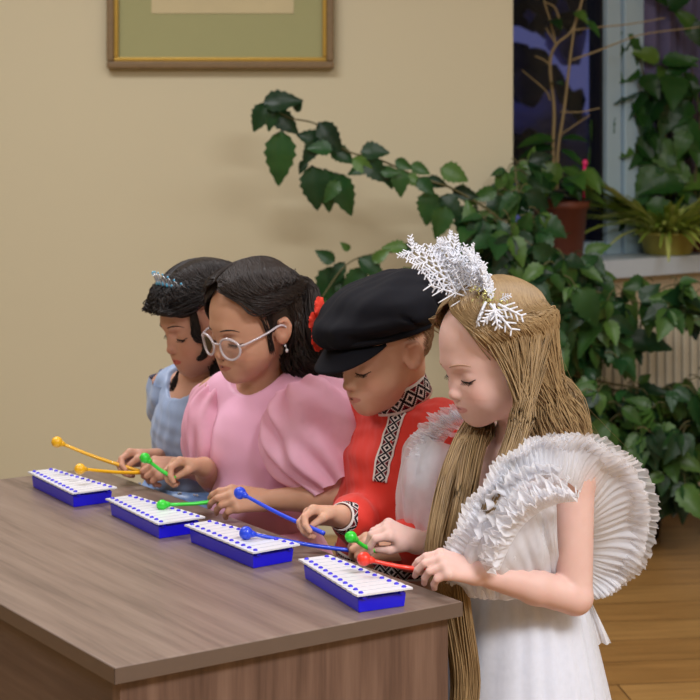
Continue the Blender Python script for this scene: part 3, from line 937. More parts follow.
def garment(K, prims, z0, z1, step=.0045, pad=.24):
    c = K.c; F = Field(axis((c[0]-pad, c[0]+pad, step)), axis((c[1]-pad, c[1]+pad, step)), axis((z0, z1, step)))
    prims(F); return F


def skirt(K, z0, z1, r0, r1, folds, amp, mat, name='skirt', seed=0, cen=(0, 0), bulge=0., solid=.002):
    r = np.random.default_rng(seed); nu, nv = folds*10, 26
    th = np.linspace(0, 2*np.pi, nu, endpoint=False); ph = r.uniform(0, 6.28, 4)
    S = np.zeros((nu, nv, 3))
    for j in range(nv):
        v = j/(nv-1); w = .15+.85*v
        rad = (np.array(r0)*(1-v) + np.array(r1)*v) + bulge*math.sin(math.pi*v)
        wave = amp*w*(np.sin(folds*th + 1.2*np.sin(3*th+ph[0]) + .8*v) + .5*np.sin(folds*.5*th*2//1*0 + 5*th + ph[1]))
        S[:, j] = K.q(0, 0, 0) + (K.T[:, 0][None]*((rad[0]+wave)*np.cos(th) + cen[0])[:, None]) + (K.T[:, 1][None]*((rad[1]+wave)*np.sin(th) + cen[1])[:, None]) + np.array([0, 0, z0*(1-v)+z1*v])
    o = mk(name, *grid(S, closed=True), mat, K.root)
    if solid:
        so = o.modifiers.new('cloth', 'SOLIDIFY'); so.thickness = solid; so.offset = 0
    return o


def puff(K, a, e, prof, rad, folds, amp, mat, name, seed=0, n=120, m=60, flat=(1, 1), droop=0.):
    """gathered sleeve around the line a-e; prof: fullness along it"""
    r = np.random.default_rng(seed); ax = nz(e-a); ref = np.array([0, 0, 1.]); A_ = nz(np.cross(ax, ref) if abs(ax[2]) < .95 else np.cross(ax, K.T[:, 0])); B_ = np.cross(ax, A_)
    th = np.linspace(0, 2*np.pi, n, endpoint=False); S = np.zeros((n, m, 3)); ph = r.uniform(0, 6.28, 8)
    pv = np.interp(np.linspace(0, 1, m), np.linspace(0, 1, len(prof)), prof)
    pv = np.convolve(np.pad(pv, 4, mode='edge'), np.ones(9)/9, 'valid')
    for j in range(m):
        v = j/(m-1); R_ = rad*pv[j]
        g = 1 + amp*(np.sin(folds*th+ph[0]+2.0*np.sin(2*th+ph[1])+2.2*v)*(.35+.65*abs(2*v-1)) + .6*np.sin(3*th+ph[2]+5*v)*math.sin(math.pi*v) + .45*np.sin(5*th-7*v+ph[3]) + .3*np.sin(9*th+11*v+ph[4]))
        p = a + (e-a)*v + (np.cos(th)*R_*flat[0]*g)[:, None]*A_ + (np.sin(th)*R_*flat[1]*g)[:, None]*B_
        p = p + np.array([0, 0, -droop*math.sin(math.pi*v)])
        S[:, j] = p
    return mk(name, *grid(S, closed=True), mat, K.root)


def ruffle_surf(pts, outs, wid, pleats, amp, seed, nu=360, nv=16, edge=.06, phase=0.):
    r = np.random.default_rng(seed)
    p = catmull(pts, nu); o = catmull(outs, nu); o /= np.linalg.norm(o, axis=1)[:, None]; w = catmull(np.array(wid)[:, None], nu)[:, 0]
    t = np.gradient(p, axis=0); t /= np.linalg.norm(t, axis=1)[:, None]; nn = np.cross(t, o); nn /= np.linalg.norm(nn, axis=1)[:, None] + 1e-9
    s = np.linspace(0, 1, nu); ph = r.uniform(0, 6.28, 6)
    wave = np.sin(2*np.pi*pleats*s + 2.2*np.sin(2*np.pi*5*s+ph[0]) + phase) + .5*np.sin(2*np.pi*pleats*1.7*s+ph[1])
    w = w*(1 + edge*(np.sin(2*np.pi*pleats*.6*s+ph[2]) + .7*np.sin(2*np.pi*pleats*1.9*s+ph[3])))
    S = np.zeros((nu, nv, 3))
    for j in range(nv):
        v = j/(nv-1)
        S[:, j] = p + o*(w*v)[:, None] + nn*(amp*wave*v**.8 + .18*w*math.sin(v*2.4+ph[4]) + .006*np.sin(2*np.pi*9*s+ph[5]+4*v)*v)[:, None]
    return S


def add_shoes(K, mat, upper=None):
    q = K.q
    F = Field(axis((K.c[0]-.2, K.c[0]+.2, .005)), axis((K.c[1]-.22, K.c[1]+.22, .005)), axis((-.0, .12, .005)))
    for e in (1, -1):
        F.ell(q(.047, e*.052, .030), (.104, .041, .042), K.T, 0); F.cap(q(-.012, e*.050, .05), q(-.012, e*.05, .085), .040, .036, .02)
    F.half((0, 0, .003), (0, 0, -1))
    V, Q = F.mesh()
    side = (V - K.q(0, 0, 0)) @ K.T[:, 1] > 0
    for keep in (side, ~side):
        idx = np.cumsum(keep)-1; q4 = Q[keep[Q].all(1)]
        mk('shoe', V[keep], idx[q4], mat, K.root)

# ------------------------------------------------------------------ pink dress
K = K2
def f(F):
    torso(F, K, .008); F.cap(K.q(-.014, .03, .925), K.q(-.014, -.03, .925), .048, k=.03)
    F.ell(K.q(.022, 0, .995), (.082, .066, .072), K.T, .004, 's'); F.ell(K.q(-.02, 0, .99), (.055, .056, .07), K.T, .004, 's')
F = garment(K, f, .60, 1.04)
F.half((0, 0, .655), (0, 0, -1))
V, Q = F.mesh(); V = wrinkle(V, Q, .0012, 40, 2)
mk('bodice', V, Q, M_pink, K.root)
# collar bone curve: a narrow bound neckline
th = np.linspace(0, 2*np.pi, 60, endpoint=False)
skirt(K, .715, .40, (.094, .112), (.20, .23), 26, .006, M_pink, 'skirt', 3, bulge=.02)
skirt(K, .700, .715, (.100, .118), (.090, .108), 26, .002, M_pink, 'waistband', 4)
aL, aR = [a for a in K.arms if a['left']][0], [a for a in K.arms if not a['left']][0]
eL = aL['s']*.22+aL['e']*.78
puff(K, aL['s']+np.array([-.018, .015, .034]), aL['s']*.18+aL['e']*.82+np.array([.012, -.01, -.012]), [.48, .86, 1., 1.03, 1., .92, .72, .50], .104, 13, .105, M_pinkorg, 'puff_sleeve', 5, flat=(1.0, .95), n=200, m=80)
puff(K, aR['s']+np.array([.03, -.01, .030]), aR['s']*.22+aR['e']*.78+np.array([-.012, -.01, -.02]), [.50, .85, 1., 1.02, 1., .92, .75, .52], .078, 12, .10, M_pinkorg, 'puff_sleeve', 9, flat=(.9, .9), n=200, m=80)
add_shoes(K, M_whsock)

# ------------------------------------------------------------------ glasses and earring of the pink dress
M_clear = NT('clear acetate'); M_clear.b.inputs['Base Color'].default_value = lin((214, 206, 212)); M_clear.b.inputs['Roughness'].default_value = .12; M_clear.b.inputs['Alpha'].default_value = .72; M_clear.b.inputs['Coat Weight'].default_value = .6
M_clear = M_clear.m
t = NT('spectacle lens'); t.N.remove(t.b)
gl = t.n('ShaderNodeBsdfGlossy', _Roughness=.03); tp = t.n('ShaderNodeBsdfTransparent', _Color=(.97, .97, .98, 1)); ms = t.n('ShaderNodeMixShader', _Fac=.20)
t.l(tp.outputs[0], ms.inputs[1]); t.l(gl.outputs[0], ms.inputs[2]); t.l(ms.outputs[0], t.out.inputs[0]); M_lens = t.m
h = K.h; m = MB(); lenses = []
def lens_pt(e, a, rr=1., dx=0.):
    yy = .0335 + .0235*rr*math.cos(a)*(1.0+.06*math.sin(a)); zz = -.0185 + .0205*rr*math.sin(a)
    return h(.0905 - .010*((yy-.01)/.045)**2 + dx, e*yy, zz)
for e in (1, -1):
    loop = np.array([lens_pt(e, a) for a in np.linspace(0, 2*np.pi, 41)])
    m.add(*tube(loop, .0024, 8, cap=False))
    c = lens_pt(e, 0, 0.); rim = [lens_pt(e, a, .97) for a in np.linspace(0, 2*np.pi, 40, endpoint=False)]
    lenses.append((np.array([c]+rim), [(0, i+1, (i+1) % 40+1) for i in range(40)]))
    m.add(*tube(catmull([lens_pt(e, .35, 1.02), h(.070, e*.068, -.008), h(.03, e*.0785, -.001), h(-.004, e*.081, .004), h(-.022, e*.080, -.012)], 30), .0021, 8))
m.add(*tube(catmull([lens_pt(1, math.pi-.35), h(.0935, 0, -.010), lens_pt(-1, math.pi-.35)], 12), .0018, 8))
gls = m.build('glasses', M_clear, K.root)
for V, Fq in lenses:
    ob = mk('lens', V, Fq, M_lens, K.root); ob.parent = gls
M_silver = plain('silver jewellery', (214, 218, 226), .2, metal=.9, var=.1)
M_gem = plain('clear gem', (226, 232, 240), .05, coat=1)
m = MB(); m.add(*ball(h(-.004, .083, -.036), .0022, 10, 6)); m.add(*tube([h(-.004, .084, -.036), h(-.004, .085, -.042)], .0007, 6)); m.add(*ball(h(-.004, .085, -.0455), (.0030, .0030, .0036), 12, 8))
m.build('earring', M_gem, K.root)

# ------------------------------------------------------------------ pale blue dress of the farthest child
K = K1
def f(F):
    torso(F, K, .008); F.ell(K.q(.02, 0, .98), (.085, .072, .075), K.T, .004, 's')
F = garment(K, f, .60, 1.0); F.half((0, 0, .64), (0, 0, -1))
V, Q = F.mesh(); mk('bodice', wrinkle(V, Q, .001, 60, 3), Q, M_paleblue, K.root)
aR = [a for a in K.arms if not a['left']][0]; aL = [a for a in K.arms if a['left']][0]
for a, sd in ((aR, 1), (aL, 2)):
    puff(K, a['s']*.72+K.nb*.28+np.array([0, 0, .022]), a['s']*.5+a['e']*.5, [.80, 1., 1., .95, .8], .068, 9, .06, M_paleblue, 'short_sleeve', sd)
skirt(K, .735, .36, (.095, .112), (.21, .23), 16, .007, M_sequin, 'skirt', 5, bulge=.035)
add_shoes(K, M_grey)
M_spark = plain('silver sequins', (225, 235, 248), .2, metal=.5, var=.3, vscale=300)
r3 = np.random.default_rng(5); m = MB()
for i in range(150):                                # larger sequins over the front of the skirt
    th = r3.uniform(-1.6, 1.6); v = r3.uniform(.0, .42); rad = np.array((.095, .112))*(1-v)+np.array((.21, .23))*v + .035*math.sin(math.pi*v) + .009
    p = K.q(rad[0]*math.cos(th), rad[1]*math.sin(th), .735-.375*v); m.add(*ball(p, .0028, 8, 5))
m.build('sequins', M_spark, K.root)

# tiara
M_tiara = plain('silver tiara', (206, 218, 232), .22, metal=.85, var=.15)
M_bluegem = plain('blue tiara stones', (86, 178, 222), .1, var=.3, vscale=200, coat=1)
h = K.h
def tp_(az, up, out=.012):                          # around the front of the head, a band leaning forward
    a = math.radians(az); r_ = np.array((.091, .073))+out
    zc = .062 - .0*abs(az)
    return h(-.022 + .086*math.cos(a) + up*.12, .082*math.sin(a), .075 - .036*(1-math.cos(a)) + up)
m = MB(); band = np.array([tp_(a, 0) for a in np.linspace(-100, 100, 50)])
m.add(*tube(band, .0017, 8)); m.add(*tube(np.array([tp_(a, .006) for a in np.linspace(-58, 58, 30)]), .0011, 6))
gm = MB()
for i, a in enumerate(np.linspace(-56, 56, 15)):
    hgt = .010 + .038*max(0, math.cos(math.radians(a*1.45)))**1.3
    m.add(*tube(catmull([tp_(a-4, .004), tp_(a-3, hgt*.6), tp_(a, hgt), tp_(a+3, hgt*.6), tp_(a+4, .004)], 14), .0010, 6))
    gm.add(*ball(tp_(a, hgt*.52), (.0030, .0030, .0044), 8, 6)); gm.add(*ball(tp_(a, hgt+.002), .0022, 8, 6)); gm.add(*ball(tp_(a+3.7, .003), .0020, 8, 6))
ti = m.build('tiara', M_tiara, K.root); g_ = gm.build('gemstones', M_bluegem, K.root); g_.parent = ti

# ------------------------------------------------------------------ red shirt
K = K3; q = K.q
aR = [a for a in K.arms if not a['left']][0]; aL = [a for a in K.arms if a['left']][0]
def f(F):
    torso(F, K, .012)
    F.ell(q(.012, 0, .765), (.090, .114, .072), K.T, .03)
    F.ell(q(.010, 0, .705), (.090, .114, .05), K.T, .02)
    F.cap(q(-.014, 0, .93), q(-.005, 0, .965), .052, .046, .02)
    for a in K.arms:
        F.cap(a['s'], a['e'], .046, .044, .02); F.cap(a['e'], a['e']*.35+a['w']*.65, .046, .044, .015); F.cap(a['e']*.40+a['w']*.60, a['e']*.22+a['w']*.78, .040, .0250, .012)
lo = np.minimum.reduce([a[k] for a in K.arms for k in ('s', 'e', 'w')])-.07; hi = np.maximum.reduce([a[k] for a in K.arms for k in ('s', 'e', 'w')])+.07
F = Field(axis((min(lo[0], K.c[0]-.17), max(hi[0], K.c[0]+.17), .004)), axis((min(lo[1], K.c[1]-.2), max(hi[1], K.c[1]+.2), .004)), axis((.58, 1.0, .004)))
f(F)
F.half(K.nb+np.array([0, 0, .026]), nz(np.array([0, 0, 1.])+K.T[:, 0]*.42), .003)
F.half((0, 0, .682), (0, 0, -1), .004)
V, Q = F.mesh(); V = wrinkle(V, Q, .0022, 26, 6); V = wrinkle(V, Q, .0009, 70, 8)
mk('shirt', V, Q, M_red, K.root)
st = BVHTree.FromPolygons([tuple(v) for v in V], [tuple(int(i) for i in p) for p in Q])
def strip(name, P0, P1, nrm_hint, mat, off=.0022, closed=False):
    """ribbon between two polylines, laid over the shirt"""
    S = np.stack([np.linspace(a, b, 5) for a, b in zip(P0, P1)])
    nu = len(S); uv = np.stack(np.meshgrid(np.linspace(0, 1, nu), np.linspace(0, 1, 5), indexing='ij'), -1).reshape(-1, 2)
    if closed: uv = np.stack(np.meshgrid(np.arange(nu)/nu, np.linspace(0, 1, 5), indexing='ij'), -1).reshape(-1, 2)
    o = mk(name, *grid(S, closed=closed), mat, K.root, uv=uv)
    so = o.modifiers.new('cloth', 'SOLIDIFY'); so.thickness = .0016; so.offset = 0
    return o
# standing collar: a leaning band around the neck
zt_ = np.array([0, 0, 1.]); fw, lf = K.T[:, 0], K.T[:, 1]
cn = nz(zt_ + fw*.42); cf = nz(fw - cn*np.dot(fw, cn)); cc = K.nb + fw*.010 + zt_*.014
th = np.linspace(math.radians(4), math.radians(352), 90)
low = np.array([cc + cn*.002 + cf*(.060*math.cos(a)) + lf*(.060*math.sin(a)) for a in th])
top = np.array([cc + cn*.042 + cf*(.055*math.cos(a)) + lf*(.056*math.sin(a)) for a in th])
strip('collar', low, top, None, embroidery('collar embroidery', 168, 17))
low2 = np.array([cc + cn*.004 + cf*(.0582*math.cos(a)) + lf*(.0582*math.sin(a)) for a in th]); top2 = np.array([cc + cn*.0432 + cf*(.0532*math.cos(a)) + lf*(.0542*math.sin(a)) for a in th])
strip('collar_lining', low2, top2, None, M_red)
# front placket, off centre
a0, a1 = [], []
for v in np.linspace(0, 1, 24):
    zc = .946 - .112*v; cy = .036 + .000*v
    for lst, dy in ((a0, -.0145), (a1, .0145)):
        p = on_mesh(st, q(.30, cy+dy, zc), -fw)
        lst.append((p if p is not None else q(.1, cy+dy, zc)) + fw*.0022)
strip('placket', np.array(a0), np.array(a1), None, embroidery('placket embroidery', 84, 17))
# hem band
b0, b1 = [], []
for a in np.linspace(0, 2*np.pi, 80, endpoint=False):
    dr = fw*math.cos(a) + lf*math.sin(a)
    for lst, zc in ((b0, .672), (b1, .704)):
        p = on_mesh(st, q(.02, 0, zc) + dr*.4, -dr)
        lst.append((p if p is not None else q(.02, 0, zc)+dr*.11) + dr*.003)
strip('hem_band', np.array(b0), np.array(b1), None, embroidery('hem embroidery', 336, 17), closed=True)
for a, nm in ((aR, 1), (aL, 2)):
    ax = nz(a['w']-a['e']); u_ = nz(np.cross(ax, zt_)); w_ = np.cross(ax, u_); ctr = a['w'] - ax*.010
    c0 = np.array([ctr - ax*.028 + (u_*math.cos(t_)+w_*math.sin(t_))*.0325 for t_ in np.linspace(0, 2*np.pi, 40, endpoint=False)])
    c1 = np.array([ctr + ax*.008 + (u_*math.cos(t_)+w_*math.sin(t_))*.0225 for t_ in np.linspace(0, 2*np.pi, 40, endpoint=False)])
    strip('cuff', c0, c1, None, embroidery('cuff embroidery', 84, 17), closed=True)
# trousers and boots
F = Field(axis((K.c[0]-.19, K.c[0]+.19, .007)), axis((K.c[1]-.2, K.c[1]+.2, .007)), axis((.0, .66, .007)))
F.ell(q(-.002, 0, .60), (.085, .108, .09), K.T, 0)
for e in (1, -1): F.cap(q(0, e*.052, .57), q(.008, e*.050, .31), .070, .058, .02); F.cap(q(.008, e*.050, .31), q(-.01, e*.050, .075), .058, .048, .01)
F.half((0, 0, .07), (0, 0, -1))
mk('trousers', *F.mesh(), M_blk, K.root); add_shoes(K, M_grey)

# cap: soft wide crown, band and a down-turned peak
h = K.h; s = K.hs
F = Field(*[axis((K.hc[i]-.19, K.hc[i]+.19, .0030)) for i in range(3)])
E = lambda c, r, k, op='u', Rl=None: F.ell(h(*c), s*np.array(r), K.hr if Rl is None else K.hr @ Rl, k*s, op)
tilt = np.array(Matrix.Rotation(math.radians(-6), 3, 'Y'))
E((-.006, 0, .044), (.099, .084, .050), 0, 'u', tilt)               # band
E((-.004, 0, .060), (.114, .104, .025), .020, 'u', tilt)             # overhanging edge of the crown
E((-.020, 0, .076), (.096, .096, .043), .03, 'u', tilt)
E((-.070, 0, .060), (.068, .084, .055), .03, 'u', tilt)
F.cap(h(.094, -.02, .056), h(.094, .02, .056), .014*s, k=.03)
F.half(h(-.006, 0, .026), K.hr @ nz((.10, 0, -1.)), .004)
# seams and creases
def seam(p0, p1, p2, r_=.0016):
    pts = catmull([p0, p1, p2], 14)
    for a, b_ in zip(pts[:-1], pts[1:]): F.cap(h(*a), h(*b_), r_*s, k=.006*s, op='s')
seam((.085, .060, .100), (.02, .103, .076), (-.03, .092, .040)); seam((.085, -.060, .100), (.02, -.103, .076), (-.03, -.092, .040))
seam((-.045, .055, .129), (-.075, .075, .100), (-.100, .062, .060), .004); seam((-.03, .075, .120), (-.065, .098, .082), (-.085, .085, .045), .003)
seam((-.055, -.02, .132), (-.100, .01, .112), (-.122, .02, .070), .003)
V, Q = F.mesh(); V = relax(V, Q, 3, .5); V = wrinkle(V, Q, .0016, 34, 3)
mb = mk('cap', V, Q, M_blk, K.root)
th = np.linspace(-1.12, 1.12, 40); S = np.zeros((40, 12, 3))
for j in range(12):
    v = j/11
    for i, a in enumerate(th):
        ext = .044*max(0, math.cos(a*1.395))**.75
        rx = .094 + ext*v; x_ = -.006 + .094*math.cos(a) + ext*v; y_ = .080*math.sin(a)*(1+.10*v*math.cos(a))
        S[i, j] = h(x_, y_, .0245 + .008*math.cos(a) - (ext/.044)*(.018*v + .010*v*v) - .10*(y_**2)/.08*v*(ext/.044))
o = mk('peak', *grid(S), M_blk, K.root); o.parent = mb; so = o.modifiers.new('thick', 'SOLIDIFY'); so.thickness = .004
band = np.array([h(-.006+.1005*math.cos(a), .0855*math.sin(a), .034+.011*math.cos(a)) for a in np.linspace(0, 2*np.pi, 60)])
o = mk('cap_band', *tube(band, .006, 8, cap=False), M_blk, K.root); o.parent = mb
# red paper flowers pinned to the far side of the cap
M_flower = plain('red cloth petals', (226, 58, 36), .7, var=.15, vscale=80)
for n_, (fx, fy, fz) in enumerate(((.066, -.090, .032), (.058, -.097, .060), (.036, -.102, .080))):
    c0 = h(fx, fy, fz); m = MB(); nrm = nz(-K.hr[:, 1]*.8 + K.hr[:, 0]*.5); u_ = nz(np.cross(nrm, zt_)); w_ = np.cross(nrm, u_)
    for ring, (k, rr, tl) in enumerate(((7, .022, .35), (6, .017, .8), (4, .011, 1.2))):
        for i in range(k):
            a = i*2*np.pi/k + ring*.4; d_ = nz((u_*math.cos(a)+w_*math.sin(a))*math.cos(tl)+nrm*math.sin(tl)); b_ = nz(np.cross(d_, nrm))
            S = np.zeros((6, 5, 3))
            for ii in range(6):
                for jj in range(5):
                    v = ii/5; u2 = (jj/4-.5)*2; S[ii, jj] = c0 + d_*rr*v + b_*u2*rr*.55*math.sin(math.pi*(v*.8+.1)) + nrm*(.003*u2*u2 - .004*v*v + .0015*math.sin(7*u2+i))
            m.add(*grid(S))
    fo = m.build('flower', M_flower, K.root); fo.parent = mb

# ------------------------------------------------------------------ white tulle dress
K = K4; q = K.q
aR = [a for a in K.arms if not a['left']][0]; aL = [a for a in K.arms if a['left']][0]
def f(F):
    torso(F, K, .007, False); F.half(K.q(.05, 0, .872), np.array(K.T[:, 0])*.35+np.array([0, 0, 1.]), .004)
F = garment(K, f, .60, .95); F.half((0, 0, .66), (0, 0, -1))
V, Q = F.mesh(); mk('bodice', wrinkle(V, Q, .0008, 60, 3), Q, M_white, K.root)
skirt(K, .715, .10, (.090, .108), (.165, .185), 20, .007, M_white, 'skirt', 6, bulge=.012)
skirt(K, .722, .09, (.094, .112), (.180, .200), 26, .008, M_tulle, 'tulle_overskirt', 7, bulge=.018, solid=0)
skirt(K, .722, .08, (.096, .114), (.192, .212), 22, .010, M_tulle, 'tulle_overskirt', 8, bulge=.022, solid=0)
skirt(K, .700, .728, (.094, .112), (.092, .110), 30, .0016, M_white, 'waistband', 9)
add_shoes(K, M_whsock)
# big tulle wing around the near armhole
pl = [(458, 596, 2.80), (466, 556, 2.755), (490, 520, 2.735), (520, 484, 2.735), (546, 473, 2.745), (574, 486, 2.79), (592, 515, 2.88), (592, 555, 2.93), (588, 592, 2.94)]
pts = np.array([P(*v) for v in pl])
outs = np.array([(-.55, -.5, .1), (-.6, -.5, .35), (-.45, -.5, .65), (-.30, -.45, .85), (.15, -.35, .95), (.65, -.15, .75), (.97, -.05, .25), (.95, 0, -.35), (.6, 0, -.8)])
wid = [.020, .040, .054, .058, .060, .080, .094, .076, .020]
for i, (sc, am, mt) in enumerate(((1., .0030, M_tulle2), (.95, .0035, M_tulle), (.88, .004, M_tulle2), (1.04, .0030, M_tulle), (.75, .005, M_tulle))):
    S = ruffle_surf(pts + np.array([.004*i, .006*i, .001*i]), outs, np.array(wid)*sc, 62+7*i, am, 20+i, nu=620, edge=.022)
    mk('tulle_ruffle', *grid(S), mt, K.root)
# shorter, crumpled frill that crosses the shoulder and the chest
pl2 = [(490, 548, 2.735), (500, 526, 2.73), (513, 506, 2.73), (530, 492, 2.73), (548, 484, 2.74), (566, 482, 2.765)]
outs2 = np.array([(-.7, -.5, .1), (-.7, -.5, .3), (-.6, -.5, .6), (-.4, -.55, .8), (-.2, -.6, .8), (.1, -.7, .7)])
for i in range(4):
    S = ruffle_surf(np.array([P(a, b_, y) for a, b_, y in pl2]) + np.array([.007*i-.006, -.006*i, -.010*i]), outs2 + np.array([.08*i-.2, -.10*i, -.10*i+.1]), [.026, .036, .044, .048, .048, .040], 10+2*i, .0042, 40+i, nu=420, nv=22, edge=.03)
    mk('shoulder_frill', *grid(S), M_tulle2 if i != 1 else M_tulle, K.root)
# tulle draped over the chest
S = np.zeros((60, 24, 3))
for i in range(60):
    u = i/59
    A_ = catmull([P(556, 484, 2.765), P(520, 498, 2.74), P(482, 522, 2.745), P(450, 560, 2.78)], 60)[i]; B_ = catmull([P(562, 590, 2.84), P(530, 598, 2.80), P(492, 600, 2.785), P(458, 592, 2.80)], 60)[i]
    for j in range(24):
        v = j/23; S[i, j] = A_*(1-v)+B_*v + np.array([-.2, -1, 0])*(.022*math.sin(math.pi*v)+.0045*math.sin(u*34+5*v*math.sin(u*9))+.0035*math.sin(u*15-11*v)+.002*math.sin(u*60+v*14))
mk('chest_drape', *grid(S), M_tulle2, K.root); mk('chest_drape', *grid(S[::-1]*1. + np.array([-.006, -.008, .003])), M_tulle, K.root)
# the far sleeve: a loose tulle flutter
S2 = puff(K, aR['s']+np.array([-.045, -.03, .03]), aR['e']*.86+aR['s']*.14+np.array([-.05, -.03, 0]), [.62, .95, 1.02, 1., .92, .80], .080, 11, .06, M_tulle, 'tulle_sleeve', 14, flat=(1, .9))
puff(K, aR['s']+np.array([-.04, -.03, .02]), aR['e']*.84+aR['s']*.16+np.array([-.045, -.03, 0]), [.6, .9, 1., .98, .9, .75], .070, 9, .07, M_tulle, 'tulle_sleeve', 15, flat=(1, .9))
pl3 = [(470, 416, 3.02), (452, 420, 3.00), (436, 436, 2.99), (429, 456, 2.985), (426, 478, 2.98)]
for i in range(3):
    S = ruffle_surf(np.array([P(a, b_, y) for a, b_, y in pl3]) + np.array([.006*i, 0, -.004*i]), np.array([(-.2, -.5, .8), (-.6, -.4, .6), (-.85, -.3, .3), (-.9, -.3, 0), (-.8, -.3, -.4)]), [.022, .03, .034, .036, .028], 16+4*i, .005, 60+i, edge=.05)
    mk('shoulder_frill', *grid(S), M_tulle, K.root)
# sash ends at the back
S = np.zeros((20, 30, 3))
for k, (px0, px1) in enumerate(((584, 606), (578, 600))):
    for i in range(20):
        u = i/19
        for j in range(30):
            v = j/29; S[i, j] = P(px0+(px1-px0)*v*.9+16*(u-.5)*(.35+.65*v), 592+(52-10*k)*v, 2.99+.02*k) + np.array([0, .006*math.sin(u*12+v*3), 0])
    mk('sash_tail', *grid(S.copy()), M_tulle2, K.root)
m = MB(); m.add(*tube(catmull([K.nb+K.T[:, 0]*.036+K.T[:, 1]*y_+np.array([0, 0, -.012-.028*(1-(y_/.035)**2)]) for y_ in np.linspace(-.035, .035, 9)], 40), .0007, 6))
m.build('necklace', M_silver, K.root)

# snowflake headpiece: glittering twigs on a band
t = NT('white glitter'); b = t.b; v = t.coord('Object'); vo = t.n('ShaderNodeTexVoronoi', _Scale=900.); t.l(v, vo.inputs['Vector'])
t.l(t.mix(vo.outputs['Distance'], lin((250, 250, 255)), lin((208, 216, 232))), b.inputs['Base Color']); b.inputs['Roughness'].default_value = .4; t.bump(vo.outputs['Distance'], .6, .001); M_glit = t.m
M_irid = plain('iridescent tinsel', (226, 222, 150), .2, metal=.6, var=.5, vscale=260)
h = K.h; m = MB(); r4 = np.random.default_rng(12)
bandp = np.array([h(.022-.03*abs(math.cos(a)), .0835*math.cos(a), .024+.0905*math.sin(a)) for a in np.linspace(-.15, math.pi+.15, 50)])
hp = mk('headband', *tube(bandp, .0022, 8), M_glit, K.root)
def sprig(mb, p, d, nrm, L, lev, rad):
    n = 8; tip = p + d*L; pts = np.linspace(p, tip, n) + nrm*(.06*L*np.sin(np.linspace(0, 2, n)))[:, None]
    mb.add(*tube(pts, np.linspace(rad, rad*.7, n), 6))
    if lev == 0: return
    sd = np.cross(nrm, d); k = 8 if lev == 2 else 4
    for i in range(k):
        v = .22 + .74*i/(k-1)
        for s_ in (1, -1):
            dd = nz(d*.75 + sd*s_*.75 + nrm*r4.uniform(-.35, .35))
            sprig(mb, p + d*L*v, dd, nrm, L*(.30 if lev == 2 else .46)*(1.12-.62*v)*r4.uniform(.8, 1.15), lev-1, rad*.8)
def py_near(a, b_): return b_[1] > a[1]
def sprig_px(a, b_, Ya, Yb, lev, rad):
    p0, p1 = P(*a, Ya), P(*b_, Yb); d = nz(p1-p0); nr = nz(np.cross(d, np.array([.3, .2, 1.]))); nr = nz(nr + .5*np.array([0, -1., 0])); nr = nz(nr - d*np.dot(nr, d))
    mm = MB(); sprig(mm, p0, d, nr, np.linalg.norm(p1-p0), lev, rad if lev == 2 or py_near(a, b_) else rad*.7); o = mm.build('snowflake_sprig', M_glit, K.root); o.parent = hp
for a, b_, Ya, Yb, lv in (((478, 298), (410, 250), 2.88, 2.85, 2), ((482, 298), (438, 246), 2.90, 2.90, 2), ((488, 300), (448, 240), 2.87, 2.88, 2), ((490, 302), (470, 250), 2.85, 2.84, 2), ((496, 306), (482, 268), 2.84, 2.82, 2), ((478, 300), (430, 284), 2.86, 2.83, 1),
                          ((486, 302), (478, 324), 2.815, 2.80, 1), ((494, 304), (498, 326), 2.805, 2.79, 1), ((498, 304), (522, 316), 2.80, 2.79, 1), ((490, 304), (512, 330), 2.805, 2.79, 1), ((496, 308), (484, 322), 2.80, 2.79, 1), ((500, 300), (510, 296), 2.81, 2.80, 1)):
    sprig_px(a, b_, Ya, Yb, lv, .0024)
m = MB()
for i in range(90):
    c0 = P(r4.uniform(470, 512), 0, 2.82); c0 = P(470+42*(u:=r4.uniform()), 288+22*u+r4.normal(0, 5), 2.815)
    a = nz(r4.normal(0, 1, 3)); m.add(*box(c0, (.0024, .0008, .0004), np.array(Matrix.Rotation(r4.uniform(0, 3), 3, Vector(a)))))
o = m.build('tinsel', M_irid, K.root, smooth=False); o.parent = hp
# ================================================================== hair
HC = (-.008, 0, .024)
FACECUT = [((.040, 0, .040), (.86, 0, -.50)), ((.0, 0, -.045), (.35, 0, -1.))]
def hair_obj(K, mat, pieces, cap=None):
    V, Q = [], []; n = 0
    for pth, rad in pieces:
        v, f_ = strands(pth, rad); V.append(v); Q.append(f_+n); n += len(v)
    o = mk('hair', np.vstack(V), np.vstack(Q), mat, K.root)
    if cap is not None:
        c_ = mk('hair_base', cap[0], cap[1], mat, K.root); c_.parent = o
    return o
def R_(n, lo, hi, seed): return np.random.default_rng(seed).uniform(lo, hi, n)

